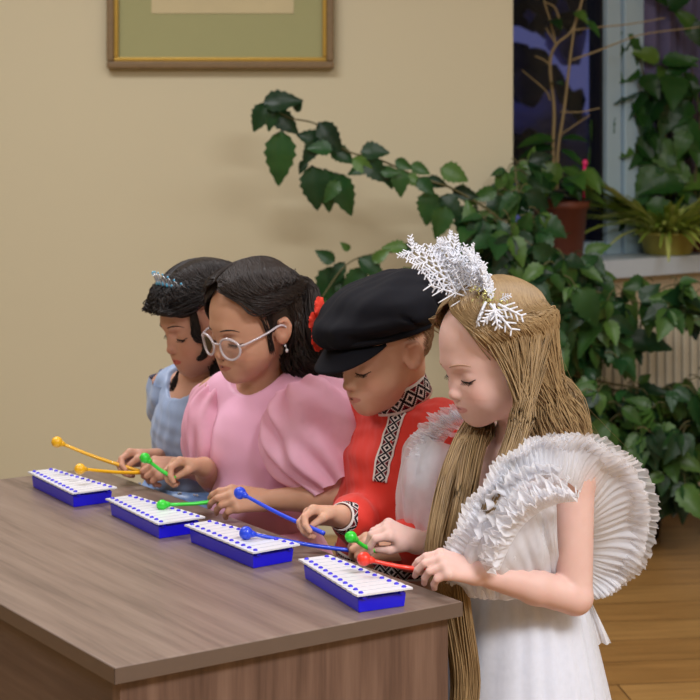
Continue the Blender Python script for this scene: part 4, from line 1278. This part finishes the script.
# ---- white dress: long fair hair from a centre parting
K = K4
cap = hair_cap(K, .005, [((.058, 0, .044), (.80, 0, -.60)), ((.012, 0, .0), (1., 0, -.1)), ((0, 0, -.10), (0, 0, -1))], [((-.035, 0, -.030), (.055, .066, .062), .03)])
pcs = []
def side_hair(K, e, n, seed, lower, jit, M=34, az0=8, front=.0):
    r = np.random.default_rng(seed); s_ = r.uniform(0, 1, n)
    el = 58 + 92*s_                                   # along the parting, brow to crown
    top = scalp(K, np.zeros(n)+e*2, el, .0125 + r.uniform(0, .002, n))
    q1 = scalp(K, e*(24+126*s_+r.normal(0, 1.5, n)), 50-32*s_ + r.normal(0, 2, n), .011+r.uniform(0, .003, n))
    q2 = scalp(K, e*(60+104*s_+r.normal(0, 2, n)), 15-25*s_ + r.normal(0, 2.5, n), .012+r.uniform(0, .005, n))
    q3 = scalp(K, e*(82+85*s_+r.normal(0, 3, n)), -16-14*s_ + r.normal(0, 4, n), .012+r.uniform(0, .006, n))
    return lifted(K, [top, q1, q2], .0135) + lower, [0]*5 + jit
w, j = side_hair(K, 1, 1700, 1, [P(542, 400, 2.90), P(554, 436, 2.92), P(560, 480, 2.96), P(556, 560, 2.99)], [.023, .032, .030, .028])
pcs.append((hair_paths(w, 1700, 36, j, seed=2), R_(1700, .0010, .0017, 3)))
w, j = side_hair(K, 1, 330, 4, [P(524, 405, 2.80), P(518, 432, 2.77), P(505, 468, 2.745), P(486, 512, 2.735)], [.010, .010, .009, .008])
pcs.append((hair_paths(w, 330, 36, j, seed=5), R_(330, .0009, .0014, 6)))
w, j = side_hair(K, -1, 800, 7, [P(478, 416, 2.93), P(462, 450, 2.89), P(446, 500, 2.84), P(436, 560, 2.80), P(452, 610, 2.80), P(462, 680, 2.80), P(458, 730, 2.80)], [.009, .012, .011, .010, .010, .010, .012])
pcs.append((hair_paths(w, 800, 48, j, seed=8), R_(800, .0010, .0015, 9)))
w, j = side_hair(K, -1, 300, 17, [P(484, 418, 2.94), P(474, 450, 2.88), P(464, 500, 2.80), P(456, 550, 2.785), P(462, 610, 2.79), P(470, 680, 2.80), P(462, 720, 2.80)], [.009, .011, .010, .010, .009, .010, .012])
pcs.append((hair_paths(w, 300, 48, j, seed=18), R_(300, .0007, .0012, 9)))
w, j = side_hair(K, -1, 700, 10, [K.hc + K.hr @ np.array([-.09, -.04, -.10]), P(562, 440, 2.98), P(564, 520, 3.02)], [.02, .03, .03])
pcs.append((hair_paths(w, 700, 34, j, seed=11), R_(700, .0008, .0013, 12)))
w, j = side_hair(K, 1, 24, 31, [P(560, 400, 2.90), P(580, 436, 2.93), P(596, 470, 2.95)], [.02, .03, .04])       # fly-away ends
pcs.append((hair_paths(w, 24, 34, j, seed=32), R_(24, .0002, .00035, 33)))
hair_obj(K, M_hair_blond, pcs, cap)

# ---- pink dress: dark, half tied at the back
K = K2
cap = hair_cap(K, .006, [((.050, 0, .046), (.80, 0, -.60)), ((.014, 0, -.0), (1., 0, -.15)), ((-.0, 0, -.045), (.2, 0, -1))], [((-.045, 0, -.01), (.048, .060, .064), .03)])
tie = K.h(-.098, .030, .046)
def swept(e, n, seed, s0=0, s1=1):
    r = np.random.default_rng(seed); s_ = r.uniform(s0, s1, n)
    part = e*2 - 10*0
    top = scalp(K, np.full(n, -10.)*(1-s_) + e*2, 52 + 92*s_, .016+r.uniform(0, .003, n))
    q1 = scalp(K, e*(20+118*s_+r.normal(0, 3, n))-6*(1-s_), 44-14*s_+r.normal(0, 3, n), .019+r.uniform(0, .005, n))
    q2 = scalp(K, e*(62+84*s_+r.normal(0, 4, n)), 16+6*s_+r.normal(0, 4, n), .017+r.uniform(0, .006, n))
    q3 = scalp(K, e*(112+50*s_+r.normal(0, 4, n)), 14+14*s_+r.normal(0, 3, n), .013+r.uniform(0, .006, n))
    return lifted(K, [top, q1, q2, q3], .016), [0]*7
pcs = []
w, j = swept(1, 1100, 1); pcs.append((hair_paths(w+[tie, tie+K.hr @ np.array([-.016, .004, -.02]), P(312, 322, 3.36), P(322, 352, 3.37), P(334, 384, 3.37)], 1100, 34, j+[.010, .012, .016, .018, .020], seed=2), R_(1100, .0008, .0013, 3)))
w, j = swept(-1, 600, 4); pcs.append((hair_paths(w+[tie-K.hr[:, 1]*.02, P(302, 322, 3.42), P(312, 372, 3.42)], 600, 30, j+[.012, .02, .02], seed=5), R_(600, .0008, .0013, 6)))
# lower back hair, falling behind the ear
r = np.random.default_rng(8); n = 700
w = [scalp(K, r.uniform(100, 180, n), r.uniform(-10, 30, n), .008), scalp(K, r.uniform(108, 165, n), r.uniform(-32, -18, n), .012), P(296, 356, 3.345), P(312, 374, 3.35), P(330, 386, 3.36)]
pcs.append((hair_paths(w, n, 26, [0, 0, .018, .018, .018], seed=9), R_(n, .0008, .0013, 10)))
# temple wisps in front of the ear, at either side of the face
r = np.random.default_rng(11); n = 26
w = [scalp(K, r.uniform(52, 76, n), r.uniform(22, 34, n), .009), scalp(K, r.uniform(66, 82, n), r.uniform(-6, 8, n), .008), K.h(.018, .070, -.020), K.h(.018, .070, -.045)]
pcs.append((hair_paths(w, n, 20, [0, 0, .003, .003], seed=12), R_(n, .0004, .0008, 13)))
n = 70; w = [scalp(K, r.uniform(-30, -8, n), r.uniform(40, 50, n), .009), scalp(K, r.uniform(-58, -40, n), r.uniform(10, 24, n), .010), K.h(.035, -.068, -.015), K.h(.03, -.068, -.05)]
pcs.append((hair_paths(w, n, 20, [0, 0, .004, .004], seed=14), R_(n, .0005, .0009, 15)))
ho = hair_obj(K, M_hair_dark, pcs, cap)
m = MB(); a = np.linspace(0, 2*np.pi, 30)
ax = K.hr @ nz((-.8, .3, -.4)); u_ = nz(np.cross(ax, [0, 0, 1.])); w_ = np.cross(ax, u_)
mk('hair_tie', *tube(np.array([tie + (u_*math.cos(t_)+w_*math.sin(t_))*.013 for t_ in a]), .0035, 8, cap=False), M_blk, K.root)

# ---- pale blue dress: black curls
K = K1
cap = hair_cap(K, .008, [((.066, 0, .046), (.80, 0, -.60)), ((.010, 0, -.0), (1., 0, -.1)), ((-.0, 0, -.06), (.1, 0, -1))], [((-.035, 0, .01), (.075, .074, .085), .03)])
pcs = []
for e, sd in ((1, 1), (-1, 5)):
    r = np.random.default_rng(sd); n = 650; s_ = r.uniform(0, 1, n)
    w = [scalp(K, np.zeros(n)+e*2, 56+86*s_, .012), scalp(K, e*(24+120*s_), 52-26*s_+r.normal(0, 4, n), .014), scalp(K, e*(70+90*s_), 20-16*s_+r.normal(0, 5, n), .018), scalp(K, e*(100+65*s_), -18+r.normal(0, 6, n), .020)]; w = lifted(K, w, .015)
    if e == 1: w += [P(228, 352, 3.60), P(236, 385, 3.60)]; j = [0]*7+[.02, .025]
    else: w += [P(186, 372, 3.66), P(178, 392, 3.66)]; j = [0]*7+[.008, .010]
    pcs.append((hair_paths(w, n, 60, j, .0038, 6, seed=sd+1), R_(n, .0008, .0013, sd+2)))
# rolled fringe flicking forward and one loose curl before the ear
r = np.random.default_rng(21); n = 620; sg = np.where(r.uniform(0, 1, n) < .6, 1, -1)
w = [scalp(K, sg*r.uniform(0, 10, n), r.uniform(58, 66, n), .010), K.h(.086, 0, .066)+(K.hr @ np.stack([np.zeros(n), sg*r.uniform(.0, .036, n), np.zeros(n)])).T, K.h(.088, 0, .050)+(K.hr @ np.stack([r.normal(0, .004, n), sg*r.uniform(.006, .050, n), np.zeros(n)])).T, K.h(.058, 0, .050)+(K.hr @ np.stack([r.normal(0, .004, n), sg*r.uniform(.052, .066, n), r.normal(0, .006, n)])).T, scalp(K, sg*r.uniform(70, 84, n), r.uniform(16, 34, n), .018)]
pcs.append((hair_paths(w, n, 34, [0, .004, .004, .004, .004], .003, 3, seed=22), R_(n, .0008, .0012, 23)))
n = 700; u_ = r.uniform(-75, 75, n); w = [scalp(K, u_*.5, np.full(n, 78.), .011), scalp(K, u_*.9, np.full(n, 60.), .012), scalp(K, u_, 46.+r.normal(0, 2, n), .015), scalp(K, u_*1.1, 33.+r.normal(0, 3, n), .022), scalp(K, u_*1.25, 26.+r.normal(0, 3, n), .020)]
pcs.append((hair_paths(w, n, 24, [0, 0, 0, .002, .003], .0015, 3, seed=26), R_(n, .0008, .0012, 27)))
n = 90; w = [scalp(K, r.uniform(52, 62, n), r.uniform(26, 34, n), .014), K.h(.050, .066, .012), K.h(.056, .070, -.012), K.h(.040, .072, -.030), K.h(.050, .068, -.050), K.h(.062, .060, -.058)]
pcs.append((hair_paths(w, n, 40, [0, .005, .005, .005, .004, .003], .002, 4, seed=24), R_(n, .0007, .0011, 25)))
hair_obj(K, M_hair_black, pcs, cap)

# ---- red shirt: cropped hair below the cap
K = K3; r = np.random.default_rng(3); n = 1500
az = np.where(r.uniform(0, 1, n) < .5, 1, -1)*r.uniform(86, 180, n); el = r.uniform(-30, 14, n)
keep = ~((np.abs(np.abs(az)-96) < 16) & (el < 2)); az, el = az[keep], el[keep]; n = len(az)
p0 = scalp(K, az, el, -.001); p1 = scalp(K, az+np.sign(az)*3, el-6, .003); p2 = scalp(K, az+np.sign(az)*5, el-11, .003)
hair_obj(K, M_hair_crop, [(hair_paths([p0, p1, p2], n, 7, [0, .0008, .001], seed=4), R_(n, .0003, .0006, 5))])

# ================================================================== mallets
def plastic(name, c): return plain(name, c, .35, var=.03, coat=.2)
M_my, M_mg, M_mb, M_mr = plastic('yellow plastic', (236, 178, 20)), plastic('green plastic', (48, 208, 54)), plastic('blue mallet plastic', (30, 70, 220)), plastic('red plastic', (236, 58, 40))
def mallet(tip, grip, mat, label, r=.0105, over=.03):
    d = nz(grip-tip); root = thing('mallet', tip, label, 'mallet', 'toy mallets held over the glockenspiels')
    L = np.linalg.norm(grip-tip)+over
    mid = tip + d*L*.5 + np.array([0, 0, -.003])
    mk('stick', *tube(catmull([tip+d*r*.6, mid, tip+d*L], 24), np.linspace(.0030, .0038, 24), 10), mat, root)
    V, Fq = ball((0, 0, 0), 1, 24, 16); R3 = np.stack([d, nz(np.cross(d, [0, 0, 1.])), np.cross(d, nz(np.cross(d, [0, 0, 1.])))], 1)
    V = V*np.array([1.02, 1, 1])*r; mk('mallet_head', V @ R3.T + tip, Fq, mat, root)
    # collar where the stick enters the head, and the moulded dimple's rim at the far end
    mk('collar', *tube(np.array([tip+d*r*.75, tip+d*r*1.0, tip+d*r*1.55]), [.0062, .0058, .0036], 12), mat, root)
    ring = np.array([tip - d*r*.86 + (R3[:, 1]*math.cos(a)+R3[:, 2]*math.sin(a))*.0042 for a in np.linspace(0, 2*np.pi, 20)])
    mk('rim', *tube(ring, .0011, 6, cap=False), mat, root)
    return root
def grip(K, left):
    H = [h_ for h_, a in zip(K.hands, K.arms) if a['left'] == left][0]
    return (H['thumb']*.5 + H['joints'][0][2]*.3 + H['joints'][0][3]*.2), H
g, H = grip(K4, True); mallet(P(364, 559, 2.74), g, M_mr, 'red toy mallet in the left hand of the person in white', .0108)
g, H = grip(K4, False); mallet(P(351, 537, 2.85), g, M_mg, 'short green toy mallet in the right hand of the person in white', .0095, .01)
g, H = grip(K3, True); mallet(P(246, 533, 2.97), g, M_mb, 'blue toy mallet with its head lowest, over the third glockenspiel', .0112)
g, H = grip(K3, False); mallet(P(240, 493, 3.06), g, M_mb, 'blue toy mallet raised higher, in front of the pink dress', .0105)
g, H = grip(K2, True); mallet(P(162, 505, 3.20), g, M_mg, 'green toy mallet with its head lowered onto the second glockenspiel', .0095)
g, H = grip(K2, False); mallet(P(145, 458, 3.26), g, M_mg, 'green toy mallet raised in the right hand of the person in pink', .0095, .002)
g, H = grip(K1, True); mallet(P(80, 469, 3.42), g, M_my, 'lower, level yellow toy mallet over the farthest glockenspiel', .0105)
g, H = grip(K1, False); mallet(P(57, 442, 3.52), g, M_my, 'upper, slanting yellow toy mallet beside the cream wall', .0108)
# ================================================================== plants
def leafmat(name, c1, c2, c3):
    t = NT(name); b = t.b; g = t.n('ShaderNodeNewGeometry'); v = t.coord('Object')
    m = t.val('ADD', t.val('MULTIPLY', g.outputs['Random Per Island'], .8), t.val('MULTIPLY', t.noise(v, 18), .2))
    col = t.ramp(m, [(.08, lin(c1)), (.5, lin(c2)), (.92, lin(c3))])
    t.l(col, b.inputs['Base Color']); b.inputs['Roughness'].default_value = .38; b.inputs['Specular IOR Level'].default_value = .45
    tr = t.n('ShaderNodeBsdfTranslucent'); t.l(col, tr.inputs[0]); ms = t.n('ShaderNodeMixShader', _Fac=.22)
    t.l(b.outputs[0], ms.inputs[1]); t.l(tr.outputs[0], ms.inputs[2]); t.l(ms.outputs[0], t.out.inputs[0])
    return t.m
M_leaf = leafmat('deep green leaf', (16, 44, 26), (36, 78, 38), (84, 120, 52))
M_leaf2 = leafmat('mid green leaf', (22, 58, 24), (46, 92, 36), (92, 126, 48))
M_leaf3 = leafmat('yellow-green blade', (120, 150, 50), (172, 190, 86), (208, 212, 132))
M_stem = plain('green-brown stem', (88, 84, 50), .6, var=.2)
M_twig = plain('pale dry twig', (150, 132, 96), .7, var=.15)
rl = np.random.default_rng(44)

def leaf(kind='ovate', nt=11):
    """unit leaf in its own frame: x along, y across, z up; serrated edge, folded midrib, drooping tip"""
    t = np.linspace(0, 1, nt)
    if kind == 'blade': w = .045*np.sin(np.pi*np.clip(t*.92+.06, 0, 1))**.5
    elif kind == 'narrow': w = .20*np.sin(np.pi*t**.85)**.9
    else: w = .34*np.sin(np.pi*t**.72)**.85*(1-.15*t)
    if kind == 'ovate': w = w*(1 + .09*np.where(np.arange(nt) % 2, 1, -1)*(t > .1)*(t < .97))
    cols = np.array([-1, -.52, 0, .52, 1])
    S = np.zeros((nt, 5, 3))
    for j, c in enumerate(cols):
        S[:, j, 0] = t + (.035 if abs(c) == 1 else 0)*(kind == 'ovate'); S[:, j, 1] = c*w
        S[:, j, 2] = .10*abs(c)*w/.34 - .32*t**2*.6
    S[:, :, 2] += .012*np.sin(t*19)[:, None]*np.abs(cols)[None]
    return S
LV = {k: leaf(k, n) for k, n in (('ovate', 13), ('narrow', 9), ('blade', 12))}

class Foliage:
    def __init__(s): s.V = []; s.F = []; s.n = 0; s.st = MB()
    def leaf(s, p, d, up, L, kind='ovate', bend=0.):
        d = nz(d); u = nz(np.asarray(up, float) - d*np.dot(up, d)); l = np.cross(u, d)
        S = LV[kind].copy(); S[..., 2] -= bend*S[..., 0]**2
        S = S*L*np.array([1, rl.uniform(.85, 1.15), 1])
        V, F = grid(S @ np.stack([d, l, u]) + p)
        s.V.append(V); s.F.append(F + s.n); s.n += len(V)
    def stem(s, pts, r0, r1, sides=6):
        pts = catmull(pts, max(6, 6*len(pts))); s.st.add(*tube(pts, np.linspace(r0, r1, len(pts)), sides))
    def spray(s, p, d, L, n=3, kind='ovate'):
        """a leaf of several leaflets on a short stalk"""
        d = nz(d); q = p + d*L*.45; s.stem([p, (p+q)/2+np.array([0, 0, .01]), q], .0022, .0016, 5)
        sd = nz(np.cross(d, rl.normal(0, 1, 3)*.35+np.array([0, -.9, .45])))
        up = nz(np.array([rl.uniform(-.4, .4), -.75, .55]) + rl.normal(0, .28, 3))
        for i in range(n):
            a = 0 if n == 1 else (i/(n-1)-.5)*2
            s.leaf(q, d*(1-.45*abs(a)) + sd*a*.95 + np.array([0, 0, -.35]), up, L*rl.uniform(.75, 1.1)*(1-.18*abs(a)), kind, rl.uniform(0, .35))
    def build(s, root, ml, ms):
        mk('foliage', np.vstack(s.V), np.vstack(s.F), ml, root)
        if s.st.V: s.st.build('stem', ms, root)

M_terra = plain('brown clay-coloured plastic pot', (112, 58, 40), .55, var=.08)
M_soil = plain('potting soil', (44, 32, 24), .95, var=.3, vscale=120)
def pot(root, c, r0, r1, hgt, mat, name='pot'):
    pr = [(r0*.92, 0), (r0, .004), (r1*.97, hgt*.86), (r1*1.06, hgt*.87), (r1*1.08, hgt), (r1*.98, hgt), (r1*.93, hgt*.85)]
    a = np.linspace(0, 2*np.pi, 36, endpoint=False)
    S = np.stack([np.stack([c + np.array([r*math.cos(t), r*math.sin(t), z]) for r, z in [(.001, 0.001)]+pr]) for t in a])
    mk(name, *grid(S, closed=True), mat, root)
    S = np.stack([np.stack([c + np.array([r*math.cos(t), r*math.sin(t), hgt*.86+.004*math.sin(t*5)*(r > .01)]) for r in (.001, r1*.5, r1*.95)]) for t in a])
    mk('soil', *grid(S, closed=True), M_soil, root)

# ---- big climbing plant: a floor pot, long shoots along wall and window bay
FP = np.array([1.40, 6.2, 0])
big = thing('climbing_plant', FP, 'big climbing plant with toothed dark green leaves, arching from the floor up across the wall', 'plant')
pot(big, FP, .13, .17, .28, M_terra)
fo = Foliage(); base = FP + np.array([0, 0, .25])
def shoot(px, r=.006, r1=.0025, from_base=True):
    pts = [P(*v) for v in px]
    fo.stem(([base, (base*.6+pts[0]*.4)+np.array([.05, 0, .1])] if from_base else []) + pts, r, r1); return catmull(pts, 60)
sA = shoot([(585, 380, 6.10), (555, 300, 6.05), (505, 225, 6.0), (455, 190, 5.95), (420, 178, 5.95), (380, 160, 5.95), (345, 150, 5.95), (318, 125, 5.95), (290, 118, 5.95), (272, 108, 5.95)])
sB = shoot([(560, 370, 6.05), (500, 300, 6.0), (440, 258, 5.95), (395, 252, 5.95), (350, 262, 5.92), (320, 300, 5.9)], .005)
sC = shoot([(640, 400, 6.2), (640, 330, 6.2), (660, 290, 6.2), (700, 282, 6.2)], .005)
sD = shoot([(600, 420, 6.1), (575, 330, 6.1), (545, 260, 6.1), (520, 200, 6.1), (515, 165, 6.15)], .005)
sE = shoot([(650, 470, 6.2), (670, 420, 6.25), (700, 400, 6.3)], .005)
# named leaves of the upper shoot
def one(px, py, tx, ty, Y, kind='ovate', up=(0, -1, .3), bend=.1):
    a, b_ = P(px, py, Y), P(tx, ty, Y-.02); fo.leaf(a, b_-a, np.array(up)+rl.normal(0, .12, 3), np.linalg.norm(b_-a)*1.05, kind, bend)
for v in ((282, 130, 278, 181), (272, 112, 296, 130), (268, 103, 254, 128), (262, 104, 298, 98), (276, 106, 268, 128), (296, 112, 300, 101), (318, 122, 340, 148), (318, 140, 304, 162), (322, 142, 300, 134), (330, 148, 352, 160),
          (312, 165, 318, 206), (306, 160, 300, 172), (325, 168, 330, 208), (335, 172, 350, 212), (340, 180, 325, 200), (333, 150, 310, 146), (352, 158, 372, 172), (365, 160, 386, 180), (360, 152, 386, 150), (372, 165, 350, 172),
          (385, 165, 392, 186), (395, 160, 410, 168), (398, 168, 402, 194), (410, 165, 428, 172), (418, 178, 432, 192), (425, 180, 446, 184), (440, 168, 466, 178), (432, 190, 426, 222), (440, 196, 462, 214), (446, 205, 438, 236), (452, 190, 476, 196), (462, 205, 470, 240), (405, 175, 420, 184), (380, 172, 398, 172)):
    one(*v, 5.93 + rl.uniform(-.04, .04))
for v in ((338, 266, 322, 304), (345, 262, 330, 284), (358, 258, 384, 276), (365, 268, 345, 296), (372, 262, 388, 250), (350, 250, 342, 244), (335, 262, 318, 252), (362, 284, 380, 300), (342, 282, 340, 300), (326, 298, 312, 330), (330, 306, 344, 324),
          (408, 248, 385, 246), (418, 270, 392, 290), (412, 276, 430, 296), (432, 272, 420, 300), (395, 284, 405, 310), (445, 262, 470, 282), (400, 254, 414, 244)):
    one(*v, 5.92 + rl.uniform(-.04, .04))
# dense mass under and beside the window: sprays of leaflets with gaps left where wall and radiator show
def inside(px, py, poly):
    c = False; n = len(poly)
    for i in range(n):
        x1, y1 = poly[i]; x2, y2 = poly[(i+1) % n]
        if (y1 > py) != (y2 > py) and px < (x2-x1)*(py-y1)/(y2-y1)+x1: c = not c
    return c
MASS = [(468, 222), (496, 196), (512, 166), (545, 200), (580, 250), (596, 292), (640, 290), (700, 275), (700, 488), (660, 490), (625, 470), (592, 420), (560, 340), (528, 300), (500, 280), (478, 250)]
HOLES = [[(524, 180), (598, 180), (598, 262), (540, 262)], [(586, 195), (712, 190), (712, 262), (590, 266)], [(618, 335), (660, 318), (684, 330), (684, 392), (645, 400), (608, 394)], [(592, 262), (648, 258), (640, 300), (604, 288)], [(678, 320), (694, 330), (690, 372), (676, 368)]]
n = 0
while n < 290:
    px, py = rl.uniform(420, 715), rl.uniform(165, 490)
    if not inside(px, py, MASS) or any(inside(px, py+6, h_) for h_ in HOLES): continue
    Y = rl.uniform(5.85, 6.3); p = P(px, py-8, Y)
    fo.spray(p, np.array([rl.normal(0, .8), rl.uniform(-.9, .1), rl.uniform(-.9, .25)]), rl.uniform(.075, .135), rl.choice([1, 3, 3, 5]))
    n += 1
fo.build(big, M_leaf, M_stem)

# ---- lower bushy plant in front of the radiator
q0 = np.array([.99, 6.34, 0]); lowp = thing('bushy_plant', q0, 'low bushy green plant standing on the floor at the right edge', 'plant')
pot(lowp, q0, .10, .13, .22, plain('dark brown pot', (54, 36, 26), .6)); fo = Foliage()
for i in range(70):
    a = rl.uniform(0, 6.28); rr = rl.uniform(.03, .30)
    p = q0 + np.array([rr*math.cos(a)*1.3+.10, rr*math.sin(a)*.5-.14, rl.uniform(.20, .50)])
    if i % 4 == 0: fo.stem([q0+np.array([0, 0, .2]), (q0+p)/2+np.array([0, 0, .1]), p], .004, .002)
    fo.spray(p, np.array([math.cos(a), math.sin(a)-.4, rl.uniform(-.4, .4)]), rl.uniform(.07, .115), 3)
fo.build(lowp, M_leaf2, M_stem)

# ---- on the sill: bare-stemmed plant in a brown pot
def on_sill(px, b): return W(a_at(px, b), b, ZS)
c = on_sill(561, .115); pot_h = .225
dry = thing('potted_plant', c, 'leggy plant with bare pale stems in a brown pot on the window sill', 'plant')
pot(dry, c, .080, .100, pot_h, M_terra); fo = Foliage(); tw = MB()
yc = c[1]
def twig(px, r0=.006, r1=.003):
    pts = catmull([P(a, b_, yc + (v[0] if v else 0)) for a, b_, *v in px], 10*len(px)); tw.add(*tube(pts, np.linspace(r0, r1, len(pts)), 7)); return pts
twig([(556, 190), (553, 150), (554, 110), (550, 65), (556, 45), (572, 30), (582, 0), (590, -40)], .008, .004)
twig([(557, 190), (558, 150), (564, 110), (570, 60), (574, 30), (578, 10)], .007, .004)
twig([(550, 65), (544, 60), (535, 56)], .004); twig([(550, 100), (545, 90), (522, 70)], .004, .002); twig([(556, 45), (550, 20), (544, 0), (543, -20)], .004)
twig([(572, 60), (600, 50), (620, 42), (645, 34), (700, 27)], .004, .002); twig([(574, 30), (600, 27), (630, 24), (665, 18)], .0035, .002); twig([(560, 112), (580, 112), (600, 108)], .003, .002)
twig([(556, 45), (550, 35), (546, 28)], .003); twig([(562, 28), (555, 8), (545, 2)], .004); twig([(560, 135), (575, 125), (590, 115)], .003, .002)
for v in ((556, 140, 525, 134), (556, 148, 524, 146), (556, 156, 516, 160), (560, 150, 585, 158), (560, 140, 582, 132), (553, 170, 520, 180), (560, 168, 590, 176), (555, 160, 545, 190), (548, 175, 508, 190), (566, 175, 580, 192), (552, 20, 560, 22), (575, 12, 586, 16), (584, 20, 600, 28), (553, 84, 560, 78)):
    a, b_ = P(v[0], v[1], yc), P(v[2], v[3], yc-.06); fo.leaf(a, b_-a, np.array([0, -.6, .8])+rl.normal(0, .15, 3), np.linalg.norm(b_-a)*1.05, 'narrow' if abs(v[2]-v[0]) > 15 else 'ovate', .25)
for i in range(14):
    a = rl.uniform(0, 6.28); p = c + np.array([.07*math.cos(a), .07*math.sin(a)-.03, pot_h+rl.uniform(.02, .12)])
    fo.leaf(p, np.array([math.cos(a), math.sin(a)-.5, rl.uniform(-.6, .3)]), np.array([0, -.6, .8]), rl.uniform(.07, .12), 'ovate', .3)
tw.build('bare_stems', M_twig, dry); fo.build(dry, M_leaf2, M_stem)
M_pinkc = plain('pink plastic', (222, 40, 110), .4)
pk = P(584, 185, yc-.06); m = MB(); m.add(*tube([pk, P(584.5, 166, yc-.06)], .006, 8)); m.add(*ball(P(585, 163, yc-.06), (.011, .008, .014), 12, 8)); m.add(*tube([pk, pk-np.array([0, -.01, .05])], .003, 6))
tag(m.build('plant_stake', M_pinkc), 'small pink plastic plant stake stuck in the brown pot', 'plant stake')

# ---- yellow-green grassy plant further along the sill
c = on_sill(668, .10); M_ypot = plain('yellow-green glazed pot', (170, 160, 74), .5, var=.1)
gr = thing('spider_plant', c, 'yellow-green grassy plant in a low pot on the sill at the right edge', 'plant')
pot(gr, c, .09, .12, .09, M_ypot); fo = Foliage()
for i in range(260):
    a = rl.uniform(0, 6.28); rr = rl.uniform(.01, .10); p = c + np.array([rr*math.cos(a), rr*math.sin(a), .075])
    d = np.array([math.cos(a)*.9, math.sin(a)*.9-.3, rl.uniform(.5, 2.6)]); L = rl.uniform(.12, .26)
    fo.leaf(p, d, np.array([0, 0, 1.])+d*.2, L, 'blade', rl.uniform(.1, .7))
for i in range(26):
    d = np.array([rl.uniform(-1.2, -.3), rl.uniform(-.5, .2), rl.uniform(.4, 1.4)]); fo.leaf(c+np.array([-.05, 0, .07]), d, np.array([0, 0, 1.]), rl.uniform(.28, .50), 'blade', rl.uniform(.1, .6))
fo.build(gr, M_leaf3, M_stem)

# ---- broad-leaved plant standing beside it, filling the upper right
c = on_sill(706, .10); up_ = thing('broad_leaved_plant', c, 'broad-leaved plant rising before the curtained right window pane', 'plant')
pot(up_, c, .075, .095, .17, M_terra); fo = Foliage(); yc = c[1]-.06
def shoot2(px, r=.006, r1=.003):
    fo.stem([c+np.array([0, 0, .14])] + [P(a, b_, yc) for a, b_ in px], r, r1)
shoot2([(690, 200), (672, 150), (650, 100), (640, 60)]); shoot2([(695, 190), (700, 120), (690, 60)]); shoot2([(680, 210), (640, 190), (620, 150), (606, 120)]); shoot2([(700, 200), (712, 140), (716, 60)])
for v in ((640, 60, 605, 40), (628, 32, 608, 55), (622, 36, 635, 64), (640, 92, 600, 96), (648, 92, 624, 110), (652, 96, 682, 122), (660, 90, 640, 124), (668, 92, 696, 86), (676, 96, 664, 130), (690, 100, 672, 122), (684, 72, 700, 90), (690, 60, 668, 74), (676, 66, 694, 58),
          (640, 70, 620, 78), (644, 76, 656, 88), (608, 112, 604, 142), (600, 116, 598, 140), (646, 128, 660, 152), (656, 134, 640, 156), (690, 130, 700, 160), (674, 140, 650, 168), (662, 165, 640, 190), (668, 172, 694, 196), (684, 160, 668, 190), (650, 180, 632, 205), (690, 190, 680, 225),
          (604, 140, 592, 156), (700, 100, 716, 118), (700, 140, 716, 165), (695, 30, 682, 12), (690, 20, 700, 40), (668, 10, 690, -8), (660, 60, 640, 50), (672, 200, 655, 222), (640, 150, 628, 165), (668, 3, 655, -6), (680, 84, 660, 96), (634, 100, 646, 118), (622, 120, 612, 104)):
    a, b_ = P(v[0], v[1], yc), P(v[2], v[3], yc-.05); fo.leaf(a, b_-a, np.array([rl.normal(0, .3), -.8, .5])+rl.normal(0, .2, 3), np.linalg.norm(b_-a)*1.12, 'ovate', rl.uniform(0, .3))
for i in range(46):
    px, py = rl.uniform(618, 712), rl.uniform(60, 225); p = P(px, py, yc+rl.uniform(-.06, .08))
    fo.leaf(p, np.array([rl.normal(0, .8), rl.uniform(-.7, .2), rl.uniform(-1, .2)]), np.array([rl.normal(0, .4), -.8, .5]), rl.uniform(.09, .17), 'ovate', rl.uniform(0, .4))
fo.build(up_, M_leaf2, M_stem)
